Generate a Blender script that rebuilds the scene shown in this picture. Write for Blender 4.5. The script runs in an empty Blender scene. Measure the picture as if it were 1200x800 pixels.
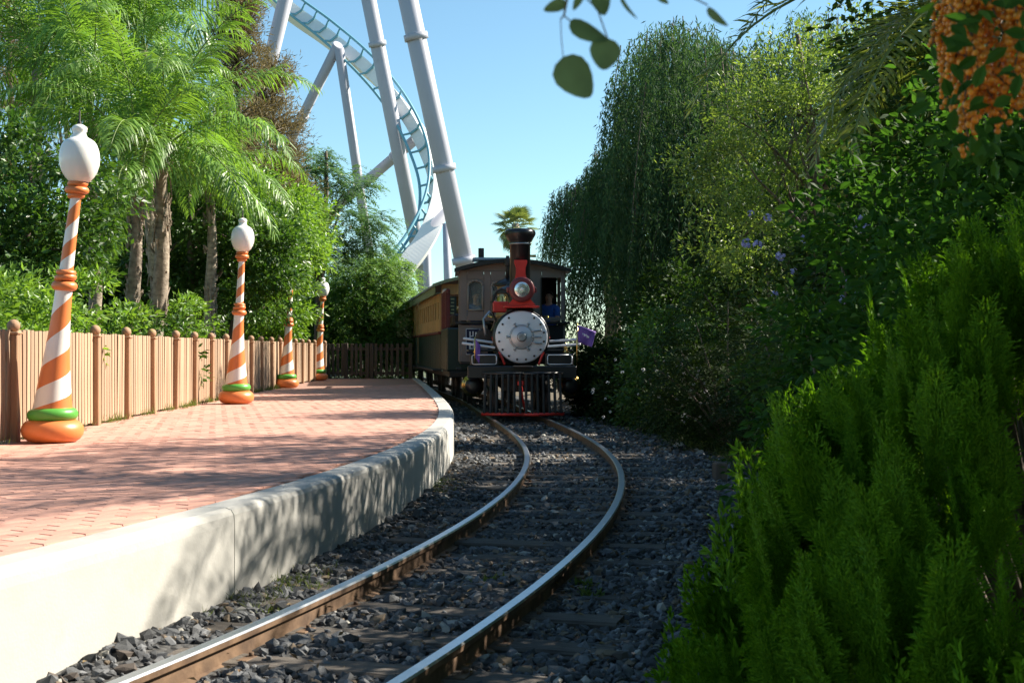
import bpy, math, random
import numpy as np
from mathutils import Vector, Matrix

# ------------------------------------------------------------------ camera, sky, sun, exposure
scene = bpy.context.scene
col = scene.collection
R = math.radians
CAMZ = 1.19
cam_d = bpy.data.cameras.new('camera')
cam = bpy.data.objects.new('camera', cam_d)
col.objects.link(cam)
cam.location = (0, 0, CAMZ)
cam.rotation_euler = (R(90.38), 0, 0)
cam_d.lens = 45.0
cam_d.sensor_width = 36.0
cam_d.clip_end = 3000
cam_d.clip_start = 0.05
cam_d.dof.use_dof = True
cam_d.dof.focus_distance = 18.0
cam_d.dof.aperture_fstop = 9.0
scene.camera = cam

SUN_AZ = 22.0      # degrees from +X towards +Y
SUN_EL = 38.0
world = bpy.data.worlds.new("World")
scene.world = world
world.use_nodes = True
wn = world.node_tree
bg = wn.nodes['Background']
sky = wn.nodes.new('ShaderNodeTexSky')
sky.sky_type = 'NISHITA'
sky.sun_disc = False
sky.sun_elevation = R(SUN_EL)
sky.sun_rotation = R(90 - SUN_AZ)
sky.air_density = 1.0
sky.dust_density = 0.3
sky.ozone_density = 2.5
sky.altitude = 500
tint = wn.nodes.new('ShaderNodeMix'); tint.data_type = 'RGBA'; tint.blend_type = 'MULTIPLY'
tint.inputs[0].default_value = 1.0; tint.inputs[7].default_value = (.96, 1.14, 1.06, 1)     # the camera's cool rendering of the whole sky
wn.links.new(sky.outputs[0], tint.inputs[6]); wn.links.new(tint.outputs[2], bg.inputs[0])
bg.inputs[1].default_value = 0.068

sun_d = bpy.data.lights.new('sun', 'SUN')
sun_d.energy = 5.0
sun_d.angle = R(0.53)
sun_d.color = (1.0, 0.92, 0.79)
sun = bpy.data.objects.new('sun', sun_d)
col.objects.link(sun)
sdir = Vector((math.cos(R(SUN_EL)) * math.cos(R(SUN_AZ)), math.cos(R(SUN_EL)) * math.sin(R(SUN_AZ)), math.sin(R(SUN_EL))))
sun.rotation_euler = sdir.to_track_quat('Z', 'Y').to_euler()
sun.location = (30, 12, 40)

scene.view_settings.view_transform = 'Standard'
scene.view_settings.look = 'None'
scene.view_settings.gamma = 1
scene.view_settings.use_curve_mapping = False
scene.view_settings.exposure = 1.36

random.seed(7)
rng = np.random.default_rng(11)

# ------------------------------------------------------------------ helpers
def tag(o, label=None, cat=None, group=None, kind=None):
    if label: o['label'] = label
    if cat: o['category'] = cat
    if group: o['group'] = group
    if kind: o['kind'] = kind
    return o

def empty(name, loc=(0, 0, 0), rz=0.0, label=None, cat=None, group=None, kind=None, parent=None):
    o = bpy.data.objects.new(name, None)
    col.objects.link(o)
    o.location = loc
    o.rotation_euler = (0, 0, rz)
    o.empty_display_size = 0.1
    if parent: o.parent = parent
    return tag(o, label, cat, group, kind)

def P(px, py, Y):
    """a point of the place, from where it is seen and how far off it stands"""
    return Vector(((px - 600) / 1500 * Y, Y, CAMZ + (410 - py) / 1500 * Y))

def link_mesh(name, me, parent=None, loc=None, rot=None, scale=None):
    o = bpy.data.objects.new(name, me)
    col.objects.link(o)
    if parent: o.parent = parent
    if loc is not None: o.location = loc
    if rot is not None: o.rotation_euler = rot
    if scale is not None: o.scale = (scale, scale, scale) if isinstance(scale, (int, float)) else scale
    return o

def np_mesh(name, V, F, mats, smooth=False, mi=None):
    """V (n,3) float, F (m,k) int with one k"""
    V = np.asarray(V, dtype=np.float32); F = np.asarray(F, dtype=np.int32)
    me = bpy.data.meshes.new(name)
    k = F.shape[1]
    me.vertices.add(len(V)); me.vertices.foreach_set('co', V.ravel())
    me.loops.add(F.size); me.loops.foreach_set('vertex_index', F.ravel())
    me.polygons.add(len(F))
    me.polygons.foreach_set('loop_start', np.arange(0, F.size, k, dtype=np.int32))
    me.polygons.foreach_set('loop_total', np.full(len(F), k, dtype=np.int32))
    me.polygons.foreach_set('use_smooth', np.full(len(F), bool(smooth)))
    if mi is not None: me.polygons.foreach_set('material_index', np.asarray(mi, dtype=np.int32))
    for m in (mats if isinstance(mats, (list, tuple)) else [mats]): me.materials.append(m)
    me.update(calc_edges=True)
    return me

class MB:
    def __init__(self):
        self.v = []; self.f = []; self.m = []; self.s = []
    def add(self, V, F, m=0, smooth=False):
        b = len(self.v)
        self.v.extend([tuple(p) for p in V])
        for f in F:
            self.f.append(tuple(b + i for i in f)); self.m.append(m); self.s.append(smooth)
        return self
    def box(self, c, s, rot=None, m=0):
        hx, hy, hz = s[0] / 2, s[1] / 2, s[2] / 2
        V = [Vector((x, y, z)) for x in (-hx, hx) for y in (-hy, hy) for z in (-hz, hz)]
        if rot is not None: V = [rot @ v for v in V]
        c = Vector(c)
        V = [v + c for v in V]
        F = [(0, 1, 3, 2), (4, 6, 7, 5), (0, 4, 5, 1), (2, 3, 7, 6), (0, 2, 6, 4), (1, 5, 7, 3)]
        return self.add(V, F, m)
    def cbox(self, c, s, b=0.01, rot=None, m=0):
        """box with chamfered edges (44 faces of real edge)"""
        hx, hy, hz = s[0] / 2, s[1] / 2, s[2] / 2
        b = min(b, hx * .9, hy * .9, hz * .9)
        V = []; idx = {}
        for sx in (-1, 1):
            for sy in (-1, 1):
                for sz in (-1, 1):
                    for a in range(3):
                        p = [sx * (hx - b), sy * (hy - b), sz * (hz - b)]
                        p[a] = (sx * hx, sy * hy, sz * hz)[a]
                        idx[(sx, sy, sz, a)] = len(V); V.append(Vector(p))
        F = []
        for a in range(3):
            o1, o2 = [(1, 2), (2, 0), (0, 1)][a]
            for s_ in (-1, 1):
                q = []
                for (u, w) in ((-1, -1), (1, -1), (1, 1), (-1, 1)):
                    k = [0, 0, 0]; k[a] = s_; k[o1] = u; k[o2] = w
                    q.append(idx[(k[0], k[1], k[2], a)])
                F.append(q if s_ > 0 else q[::-1])
        for a in range(3):       # edges along axis a
            o1, o2 = [(1, 2), (2, 0), (0, 1)][a]
            for u in (-1, 1):
                for w in (-1, 1):
                    k0 = [0, 0, 0]; k1 = [0, 0, 0]
                    k0[a] = -1; k1[a] = 1
                    for k in (k0, k1): k[o1] = u; k[o2] = w
                    q = [idx[(*k0, o1)], idx[(*k1, o1)], idx[(*k1, o2)], idx[(*k0, o2)]]
                    F.append(q if u * w < 0 else q[::-1])
        for sx in (-1, 1):
            for sy in (-1, 1):
                for sz in (-1, 1):
                    q = [idx[(sx, sy, sz, a)] for a in range(3)]
                    F.append(q if sx * sy * sz > 0 else q[::-1])
        if rot is not None: V = [rot @ v for v in V]
        c = Vector(c)
        return self.add([v + c for v in V], F, m)
    def tube(self, pts, rad, n=8, m=0, caps=True, smooth=True, twist=0):
        pts = [Vector(p) for p in pts]
        if not isinstance(rad, (list, tuple, np.ndarray)): rad = [rad] * len(pts)
        V = []; F = []
        up = None
        for i, p in enumerate(pts):
            t = (pts[min(i + 1, len(pts) - 1)] - pts[max(i - 1, 0)]).normalized()
            if up is None:
                up = Vector((0, 0, 1)) if abs(t.z) < .9 else Vector((0, 1, 0))
            a = t.cross(up).normalized(); b = a.cross(t).normalized()
            up = b
            for k in range(n):
                th = 2 * math.pi * k / n + twist
                V.append(p + (a * math.cos(th) + b * math.sin(th)) * float(rad[i]))
        for i in range(len(pts) - 1):
            for k in range(n):
                k2 = (k + 1) % n
                F.append((i * n + k, i * n + k2, (i + 1) * n + k2, (i + 1) * n + k))
        self.add(V, F, m, smooth)
        if caps:
            b = len(self.v) - len(V)
            self.f.append(tuple(b + k for k in range(n))[::-1]); self.m.append(m); self.s.append(False)
            self.f.append(tuple(b + (len(pts) - 1) * n + k for k in range(n))); self.m.append(m); self.s.append(False)
        return self
    def cyl(self, p0, p1, r0, r1=None, n=16, m=0, caps=True):
        return self.tube([p0, p1], [r0, r0 if r1 is None else r1], n, m, caps)
    def lathe(self, prof, n=24, origin=(0, 0, 0), axis='Z', m=0, smooth=True):
        """prof: (r, h) pairs from bottom to top"""
        o = Vector(origin); V = []; F = []
        for r, h in prof:
            for k in range(n):
                th = 2 * math.pi * k / n
                x, y = r * math.cos(th), r * math.sin(th)
                p = {'Z': (x, y, h), 'Y': (x, h, -y), 'X': (h, x, y)}[axis]
                V.append(o + Vector(p))
        for i in range(len(prof) - 1):
            for k in range(n):
                k2 = (k + 1) % n
                F.append((i * n + k, i * n + k2, (i + 1) * n + k2, (i + 1) * n + k))
        F.append(tuple(range(n))[::-1]); F.append(tuple((len(prof) - 1) * n + k for k in range(n)))
        return self.add(V, F, m, smooth)
    def sphere(self, c, r, n=12, m=0, sc=(1, 1, 1)):
        c = Vector(c); V = []; F = []
        k = n // 2
        for i in range(k + 1):
            ph = -math.pi / 2 + math.pi * i / k
            rr = max(math.cos(ph), .02)
            for j in range(n):
                th = 2 * math.pi * j / n
                V.append(c + Vector((r * rr * math.cos(th) * sc[0], r * rr * math.sin(th) * sc[1], r * math.sin(ph) * sc[2])))
        for i in range(k):
            for j in range(n):
                j2 = (j + 1) % n
                F.append((i * n + j, i * n + j2, (i + 1) * n + j2, (i + 1) * n + j))
        F.append(tuple(range(n))[::-1]); F.append(tuple(k * n + j for j in range(n)))
        return self.add(V, F, m, True)
    def sweep(self, pts, tang_normals, prof, m=0, smooth=False, closed_prof=False, caps=True):
        """prof: list of (u along normal, z)"""
        V = []; F = []
        n = len(prof)
        for p, nn in zip(pts, tang_normals):
            for (u, z) in prof:
                V.append((p[0] + nn[0] * u, p[1] + nn[1] * u, p[2] + z))
        kk = n if closed_prof else n - 1
        for i in range(len(pts) - 1):
            for k in range(kk):
                k2 = (k + 1) % n
                F.append((i * n + k, i * n + k2, (i + 1) * n + k2, (i + 1) * n + k))
        if caps and closed_prof:
            F.append(tuple(range(n))[::-1]); F.append(tuple((len(pts) - 1) * n + k for k in range(n)))
        return self.add(V, F, m, smooth)
    def mesh(self, name, mats):
        me = bpy.data.meshes.new(name)
        me.from_pydata([tuple(v) for v in self.v], [], self.f)
        for m in (mats if isinstance(mats, (list, tuple)) else [mats]): me.materials.append(m)
        me.polygons.foreach_set('material_index', self.m)
        me.polygons.foreach_set('use_smooth', self.s)
        me.update()
        return me
    def build(self, name, mats, parent=None, loc=None, rot=None, bevel=0):
        o = link_mesh(name, self.mesh(name, mats), parent, loc, rot)
        if bevel:
            b = o.modifiers.new('bevel', 'BEVEL'); b.width = bevel; b.segments = 2; b.limit_method = 'ANGLE'
        return o

# ------------------------------------------------------------------ materials
def nt_new(name):
    m = bpy.data.materials.new(name); m.use_nodes = True
    return m, m.node_tree, m.node_tree.nodes['Principled BSDF']

def surf(name, c, rough=.6, metal=0, var=.12, scale=6, bump=.0, bscale=60, c2=None, island=0.0, spec=.5, coat=0, detail=6, stretch=None, dirt=None, dscale=2.5, dthr=.55, odd=None):
    """procedural surface: two colours mixed by noise, an optional stain colour, fine bump, per-piece tone"""
    m, nt, bs = nt_new(name)
    N, L = nt.nodes, nt.links
    tc = N.new('ShaderNodeTexCoord')
    src = tc.outputs['Object']
    if stretch:
        mp = N.new('ShaderNodeMapping'); mp.inputs['Scale'].default_value = stretch
        L.new(src, mp.inputs[0]); src = mp.outputs[0]
    no = N.new('ShaderNodeTexNoise'); no.inputs['Scale'].default_value = scale; no.inputs['Detail'].default_value = detail
    L.new(src, no.inputs['Vector'])
    cr = N.new('ShaderNodeValToRGB')
    a = [max(0, x * (1 - var)) for x in c]; b = c2 if c2 else [x * (1 + var) for x in c]
    cr.color_ramp.elements[0].color = (*a, 1); cr.color_ramp.elements[1].color = (*b, 1)
    cr.color_ramp.elements[0].position = .3; cr.color_ramp.elements[1].position = .7
    L.new(no.outputs['Fac'], cr.inputs[0])
    out = cr.outputs[0]
    if dirt:
        n2 = N.new('ShaderNodeTexNoise'); n2.inputs['Scale'].default_value = dscale; n2.inputs['Detail'].default_value = 8; n2.inputs['Roughness'].default_value = .65
        L.new(src, n2.inputs['Vector'])
        mr = N.new('ShaderNodeMapRange'); mr.inputs[1].default_value = dthr; mr.inputs[2].default_value = dthr + .18; mr.inputs[4].default_value = .8
        L.new(n2.outputs['Fac'], mr.inputs[0])
        mx = N.new('ShaderNodeMix'); mx.data_type = 'RGBA'
        L.new(mr.outputs[0], mx.inputs[0]); L.new(out, mx.inputs[6]); mx.inputs[7].default_value = (*dirt, 1)
        out = mx.outputs[2]
    if island:
        g = N.new('ShaderNodeNewGeometry'); oi = N.new('ShaderNodeObjectInfo')
        ad = N.new('ShaderNodeMath'); ad.operation = 'ADD'
        L.new(g.outputs['Random Per Island'], ad.inputs[0]); L.new(oi.outputs['Random'], ad.inputs[1])
        fr = N.new('ShaderNodeMath'); fr.operation = 'FRACT'; L.new(ad.outputs[0], fr.inputs[0])
        mr = N.new('ShaderNodeMapRange'); mr.inputs[3].default_value = 1 - island; mr.inputs[4].default_value = 1 + island
        L.new(fr.outputs[0], mr.inputs[0])
        hs = N.new('ShaderNodeHueSaturation')
        L.new(out, hs.inputs['Color']); L.new(mr.outputs[0], hs.inputs['Value'])
        out = hs.outputs[0]
        if odd:            # a few pieces of another colour: (threshold, colour)
            for (th_, cc) in odd:
                gt_ = N.new('ShaderNodeMath'); gt_.operation = 'GREATER_THAN'; gt_.inputs[1].default_value = th_
                L.new(fr.outputs[0], gt_.inputs[0])
                mo = N.new('ShaderNodeMix'); mo.data_type = 'RGBA'; L.new(gt_.outputs[0], mo.inputs[0]); L.new(out, mo.inputs[6]); mo.inputs[7].default_value = (*cc, 1)
                out = mo.outputs[2]
    L.new(out, bs.inputs['Base Color'])
    bs.inputs['Roughness'].default_value = rough; bs.inputs['Metallic'].default_value = metal
    bs.inputs['Specular IOR Level'].default_value = spec
    bs.inputs['Coat Weight'].default_value = coat
    if bump:
        nb = N.new('ShaderNodeTexNoise'); nb.inputs['Scale'].default_value = bscale; nb.inputs['Detail'].default_value = 5
        L.new(src, nb.inputs['Vector'])
        bp = N.new('ShaderNodeBump'); bp.inputs['Strength'].default_value = bump; bp.inputs['Distance'].default_value = .01
        L.new(nb.outputs['Fac'], bp.inputs['Height']); L.new(bp.outputs[0], bs.inputs['Normal'])
    return m

def leaf_mat(name, c, c2, trans=.45, rough=.45, gloss=.35, tcol=None):
    """thin leaf: reflects one side, lets light through to the other; tone changes from leaf to leaf"""
    m, nt, bs = nt_new(name)
    N, L = nt.nodes, nt.links
    out = N['Material Output']
    g = N.new('ShaderNodeNewGeometry'); oi = N.new('ShaderNodeObjectInfo')
    ad = N.new('ShaderNodeMath'); ad.operation = 'ADD'
    L.new(g.outputs['Random Per Island'], ad.inputs[0]); L.new(oi.outputs['Random'], ad.inputs[1])
    fr = N.new('ShaderNodeMath'); fr.operation = 'FRACT'; L.new(ad.outputs[0], fr.inputs[0])
    cr = N.new('ShaderNodeValToRGB')
    cr.color_ramp.elements[0].color = (*c, 1); cr.color_ramp.elements[1].color = (*c2, 1)
    L.new(fr.outputs[0], cr.inputs[0])
    tc = N.new('ShaderNodeTexCoord'); no = N.new('ShaderNodeTexNoise'); no.inputs['Scale'].default_value = 1.1
    L.new(tc.outputs['Object'], no.inputs['Vector'])
    mr = N.new('ShaderNodeMapRange'); mr.inputs[1].default_value = .3; mr.inputs[2].default_value = .7; mr.inputs[3].default_value = .7; mr.inputs[4].default_value = 1.25
    L.new(no.outputs['Fac'], mr.inputs[0])
    hs = N.new('ShaderNodeHueSaturation'); L.new(cr.outputs[0], hs.inputs['Color']); L.new(mr.outputs[0], hs.inputs['Value'])
    L.new(hs.outputs[0], bs.inputs['Base Color'])
    bs.inputs['Roughness'].default_value = rough
    bs.inputs['Specular IOR Level'].default_value = gloss
    tr = N.new('ShaderNodeBsdfTranslucent')
    mx = N.new('ShaderNodeMix'); mx.data_type = 'RGBA'; mx.blend_type = 'MULTIPLY'; mx.inputs[0].default_value = 1
    L.new(hs.outputs[0], mx.inputs[6]); mx.inputs[7].default_value = (*(tcol or (1.5, 1.5, .6)), 1)
    L.new(mx.outputs[2], tr.inputs['Color'])
    ms = N.new('ShaderNodeMixShader'); ms.inputs[0].default_value = trans
    L.new(bs.outputs[0], ms.inputs[1]); L.new(tr.outputs[0], ms.inputs[2]); L.new(ms.outputs[0], out.inputs['Surface'])
    return m

M = {}
M['brick'] = surf('brick_clay', (.50, .265, .20), .85, var=.10, scale=9, bump=.25, bscale=90, island=.17, dirt=(.38, .215, .17), dscale=1.3, dthr=.56)
M['joint'] = surf('joint_sand', (.30, .175, .135), .95, var=.3, scale=25)
M['concrete'] = surf('kerb_concrete', (.42, .41, .38), .85, var=.08, scale=3, bump=.15, bscale=70, dirt=(.33, .32, .29), dscale=2.2, dthr=.54)
M['stone'] = surf('ballast_stone', (.105, .11, .118), .9, var=.25, scale=14, bump=.2, bscale=80, island=.55, c2=(.17, .174, .18), spec=.15, odd=((.80, (.19, .15, .11)), (.90, (.33, .32, .29)), (.96, (.10, .085, .075))))
M['ballast'] = surf('ballast_bed', (.045, .045, .046), .95, var=.5, scale=40, bump=.9, bscale=45, c2=(.085, .083, .08))
nt_ = M['ballast'].node_tree      # packed-stone relief between the loose stones
vo = nt_.nodes.new('ShaderNodeTexVoronoi'); vo.inputs['Scale'].default_value = 24; tc_ = nt_.nodes.new('ShaderNodeTexCoord')
nt_.links.new(tc_.outputs['Object'], vo.inputs['Vector'])
b2 = nt_.nodes.new('ShaderNodeBump'); b2.inputs['Strength'].default_value = 1; b2.inputs['Distance'].default_value = .03; b2.invert = True
nt_.links.new(vo.outputs['Distance'], b2.inputs['Height']); nt_.links.new(b2.outputs[0], nt_.nodes['Principled BSDF'].inputs['Normal'])
M['litter'] = leaf_mat('leaf_litter', (.10, .06, .03), (.26, .19, .09), .15, .7, .2, (1.2, 1, .6))
M['palestone'] = surf('pale_limestone', (.50, .47, .42), .85, var=.2, scale=12, bump=.3, bscale=30)
M['sleeper'] = surf('sleeper_wood', (.07, .055, .045), .9, var=.4, scale=5, bump=.5, bscale=16, c2=(.125, .108, .09), island=.3, stretch=(1.2, 14, 14))
M['railhead'] = surf('polished_rail', (.50, .52, .55), .3, metal=1, var=.08, scale=18, bump=.04, bscale=40)
M['railrust'] = surf('rusty_rail_side', (.10, .055, .03), .8, metal=0, var=.35, scale=9, bump=.3, bscale=40, c2=(.19, .115, .065))
M['fence'] = surf('fence_wood', (.35, .235, .15), .8, var=.15, scale=4, bump=.25, bscale=20, island=.2, stretch=(9, 9, .8), dirt=(.28, .2, .14), dscale=1.5, dthr=.58)
M['post'] = surf('fence_post_wood', (.34, .20, .115), .75, var=.2, scale=4, bump=.2, bscale=20, island=.1, stretch=(9, 9, .8))
M['dfence'] = surf('dark_fence_wood', (.075, .058, .045), .8, var=.3, scale=4, bump=.2, bscale=20, island=.2, stretch=(9, 9, .8))
M['orange'] = surf('orange_paint', (.68, .20, .055), .4, var=.05, scale=5, bump=.05, bscale=25, dirt=(.55, .19, .07), dthr=.55)
M['white'] = surf('white_paint', (.80, .77, .72), .4, var=.04, scale=5, bump=.05, bscale=25, dirt=(.6, .56, .49), dthr=.55)
M['green'] = surf('green_paint', (.085, .33, .045), .4, var=.08, scale=5, bump=.05, bscale=25)
M['soil'] = surf('soil', (.10, .075, .05), .95, var=.4, scale=6, bump=.8, bscale=25, c2=(.16, .13, .08))
M['ground'] = surf('ground_earth', (.10, .10, .05), .95, var=.4, scale=.4, bump=.5, bscale=8, c2=(.07, .10, .03))
M['bark'] = surf('bark', (.115, .085, .06), .9, var=.45, scale=5, bump=.9, bscale=12, c2=(.2, .16, .12), stretch=(3, 3, .7))
M['palmbark'] = surf('palm_bark', (.26, .20, .145), .9, var=.4, scale=5, bump=.8, bscale=14, c2=(.42, .35, .27), stretch=(2, 2, 3))
M['rachis'] = surf('frond_rib', (.14, .20, .05), .5, var=.2, scale=5)
# trains
M['black'] = surf('black_enamel', (.012, .012, .014), .32, var=.3, scale=4, bump=.03, bscale=15, dirt=(.035, .032, .03), dthr=.55)
M['iron'] = surf('dark_iron', (.028, .026, .026), .6, metal=.3, var=.4, scale=6, bump=.2, bscale=30, c2=(.06, .05, .045))
M['red'] = surf('red_paint', (.55, .028, .02), .4, var=.15, scale=6, dirt=(.3, .02, .015), dthr=.6)
M['maroon'] = surf('maroon_paint', (.15, .022, .025), .4, var=.15, scale=6)
M['silver'] = surf('silver_paint', (.66, .68, .72), .42, metal=.25, var=.05, scale=3, dirt=(.5, .5, .5), dthr=.6)
M['grey_steel'] = surf('grey_steel', (.36, .37, .39), .35, metal=.7, var=.12, scale=6)
M['brass'] = surf('brass', (.72, .50, .18), .25, metal=1, var=.1, scale=6)
M['cabwood'] = surf('taupe_cab_paint', (.20, .155, .135), .6, var=.1, scale=3, bump=.05, bscale=30, dirt=(.15, .115, .095), dthr=.58)
M['roofblue'] = surf('blue_grey_roof', (.30, .36, .42), .45, var=.12, scale=2)
M['tan'] = surf('tan_coach_wood', (.48, .30, .12), .6, var=.14, scale=3, bump=.1, bscale=14, island=.1, stretch=(6, 6, .7))
M['dgreen'] = surf('dark_green_paint', (.014, .035, .026), .4, var=.2, scale=3, island=.15)
M['sage'] = surf('sage_green_band', (.24, .30, .18), .55, var=.1, scale=4)
M['dark'] = surf('dark_interior', (.02, .018, .016), .8, var=.2, scale=4)
M['purple'] = surf('purple_cloth', (.16, .08, .34), .75, var=.12, scale=5)
M['blue'] = surf('blue_shirt', (.04, .14, .5), .8, var=.12, scale=8)
M['navy'] = surf('navy_cloth', (.02, .025, .06), .85, var=.2, scale=8)
M['skin'] = surf('skin', (.58, .33, .23), .55, var=.05, scale=10)
M['hair'] = surf('dark_hair', (.025, .017, .012), .6, var=.3, scale=30)
M['coaster'] = surf('lilac_grey_paint', (.40, .405, .46), .5, var=.04, scale=.6, bump=.02, bscale=4, dirt=(.33, .33, .36), dscale=.5, dthr=.6)
M['spine'] = surf('white_steel', (.78, .78, .76), .45, var=.03, scale=.5)
M['rail_teal'] = surf('teal_rail', (.16, .38, .46), .4, var=.06, scale=1)
# leaves
M['lf_palm'] = leaf_mat('leaf_queen_palm', (0.098, 0.208, 0.039), (0.208, 0.351, 0.072), .38, .4, .45)
M['lf_date'] = leaf_mat('leaf_date_palm', (.10, .155, .045), (.24, .27, .075), .4, .4, .45)
M['lf_fan'] = leaf_mat('leaf_fan_palm', (0.096, 0.144, 0.060), (0.204, 0.240, 0.096), .3, .4, .4)
M['lf_broad'] = leaf_mat('leaf_broad', (.03, .085, .014), (.085, .17, .03), .35, .4, .45)
M['lf_bright'] = leaf_mat('leaf_bright', (0.094, 0.200, 0.025), (0.213, 0.350, 0.062), .4, .42, .4)
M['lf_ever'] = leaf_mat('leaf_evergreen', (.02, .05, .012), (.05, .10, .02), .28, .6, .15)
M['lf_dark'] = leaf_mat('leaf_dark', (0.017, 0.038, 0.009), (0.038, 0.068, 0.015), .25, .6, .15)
M['lf_feather'] = leaf_mat('leaf_feathery', (0.087, 0.189, 0.043), (0.217, 0.334, 0.102), .38, .45, .35)
M['lf_blue'] = leaf_mat('leaf_bluegreen', (0.058, 0.143, 0.065), (0.130, 0.221, 0.104), .35, .45, .35)
M['lf_pepper'] = leaf_mat('leaf_pepper', (.03, .075, .038), (.075, .14, .062), .35, .6, .15)
M['lf_light'] = leaf_mat('leaf_light', (.10, .17, .035), (.21, .28, .08), .45, .42, .4)
M['lf_brown'] = leaf_mat('leaf_brown_conifer', (.15, .125, .06), (.27, .22, .12), .25, .6, .2, (1.2, 1.1, .7))
M['lf_thuja'] = leaf_mat('leaf_thuja', (.062, .16, .006), (.155, .31, .012), .3, .6, .15)
M['lf_duranta'] = leaf_mat('leaf_duranta', (0.024, 0.076, 0.014), (0.056, 0.136, 0.024), .42, .6, .15)
M['lf_plumb'] = leaf_mat('leaf_plumbago', (0.030, 0.075, 0.019), (0.068, 0.120, 0.034), .4, .6, .15)
M['lf_grass'] = leaf_mat('leaf_grass', (.07, .12, .025), (.17, .2, .06), .35, .5, .3)
M['lf_eucalypt'] = leaf_mat('leaf_overhang', (.12, .18, .085), (.18, .24, .12), .45, .5, .3, (1.3, 1.35, .8))
M['petal'] = leaf_mat('petal_blue', (.35, .36, .68), (.55, .52, .78), .3, .6, .2, (1, 1, 1.1))
M['petal_w'] = leaf_mat('petal_white', (.6, .6, .62), (.75, .75, .75), .3, .6, .2, (1, 1, 1))
M['berry'] = surf('orange_berry', (.78, .27, .02), .35, var=.2, scale=40, island=.25)
M['twig'] = surf('twig_bark', (.15, .115, .075), .85, var=.3, scale=20)

def glass_mat(name, c, rough, alpha_t):
    m, nt, bs = nt_new(name)
    bs.inputs['Base Color'].default_value = (*c, 1); bs.inputs['Roughness'].default_value = rough
    bs.inputs['Transmission Weight'].default_value = alpha_t; bs.inputs['IOR'].default_value = 1.45
    return m
M['glass'] = glass_mat('window_glass', (.8, .85, .85), .05, .9)
def globe_mat():
    m, nt, bs = nt_new('opal_globe')
    bs.inputs['Base Color'].default_value = (.86, .84, .80, 1); bs.inputs['Roughness'].default_value = .22
    bs.inputs['Subsurface Weight'].default_value = .5
    bs.inputs['Subsurface Radius'].default_value = (.15, .13, .1)
    return m
M['globe'] = globe_mat()

# ------------------------------------------------------------------ plan curves
CP = np.array([(2, -1.95), (3.5, -1.3), (4.85, -.86), (6.07, -.49), (6.94, -.24), (8.45, .07), (9.9, .31), (12, .55), (13.4, .63), (15.4, .64), (18.2, .50), (21, .26), (26, -.24), (34, -1.15), (38, -1.62)])
WP = np.array([(2, -2.75), (3.5, -2.28), (4.77, -1.907), (6.83, -1.367), (7.03, -1.32), (9.11, -1.0), (11.08, -.80), (12.5, -.69), (15, -.67), (18.9, -.908), (26.2, -1.57), (34.2, -2.39), (40, -3.05)])
class Curve:
    """a smooth plan curve that runs on straight past its last measured point"""
    def __init__(s, pts, deg, ymax, d=None):
        s.p = np.polynomial.Polynomial.fit(pts[:, 0], pts[:, 1], deg); s.dp = s.p.deriv(); s.ym = ymax
    def __call__(s, y):
        y = np.asarray(y, dtype=float); c = np.minimum(y, s.ym)
        return s.p(c) + (y - c) * s.dp(s.ym)
    def deriv(s): return lambda y: s.dp(np.minimum(y, s.ym))
cpoly = Curve(CP, 7, 34)
wpoly = Curve(WP, 7, 33)
def track(Y): return float(cpoly(Y))
def tslope(Y): return float(cpoly.deriv()(Y))
def wallx(Y): return wpoly(Y)
def tframe(Y):
    s = tslope(Y); l = math.hypot(1, s)
    return Vector((track(Y), Y, 0)), Vector((s / l, 1 / l, 0)), Vector((1 / l, -s / l, 0))   # point, tangent, right normal
PZ = .37      # platform level above the rail head
BZ = -.115    # ballast level

# ------------------------------------------------------------------ ground sheets
def grid_sheet(name, xs, ys, zf, mat, smooth=True):
    X, Y = np.meshgrid(xs, ys)
    Z = zf(X, Y)
    V = np.stack([X.ravel(), Y.ravel(), Z.ravel()], 1)
    nx, ny = len(xs), len(ys)
    i = np.arange((ny - 1) * (nx - 1)); r = i // (nx - 1); c = i % (nx - 1)
    a = r * nx + c
    F = np.stack([a, a + 1, a + nx + 1, a + nx], 1)
    return link_mesh(name, np_mesh(name, V, F, mat, smooth))
tag(grid_sheet('ground', np.linspace(-900, 900, 61), np.linspace(-300, 1500, 61), lambda x, y: 0 * x - .42, M['ground']), kind='structure')

def vnoise(x, y, s, seed=0):
    """cheap smooth value noise"""
    xi = np.floor(x * s).astype(int); yi = np.floor(y * s).astype(int)
    fx = x * s - xi; fy = y * s - yi
    fx = fx * fx * (3 - 2 * fx); fy = fy * fy * (3 - 2 * fy)
    def h(a, b):
        v = np.sin(a * 127.1 + b * 311.7 + seed * 74.7) * 43758.5453
        return v - np.floor(v)
    return (h(xi, yi) * (1 - fx) + h(xi + 1, yi) * fx) * (1 - fy) + (h(xi, yi + 1) * (1 - fx) + h(xi + 1, yi + 1) * fx) * fy

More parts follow.
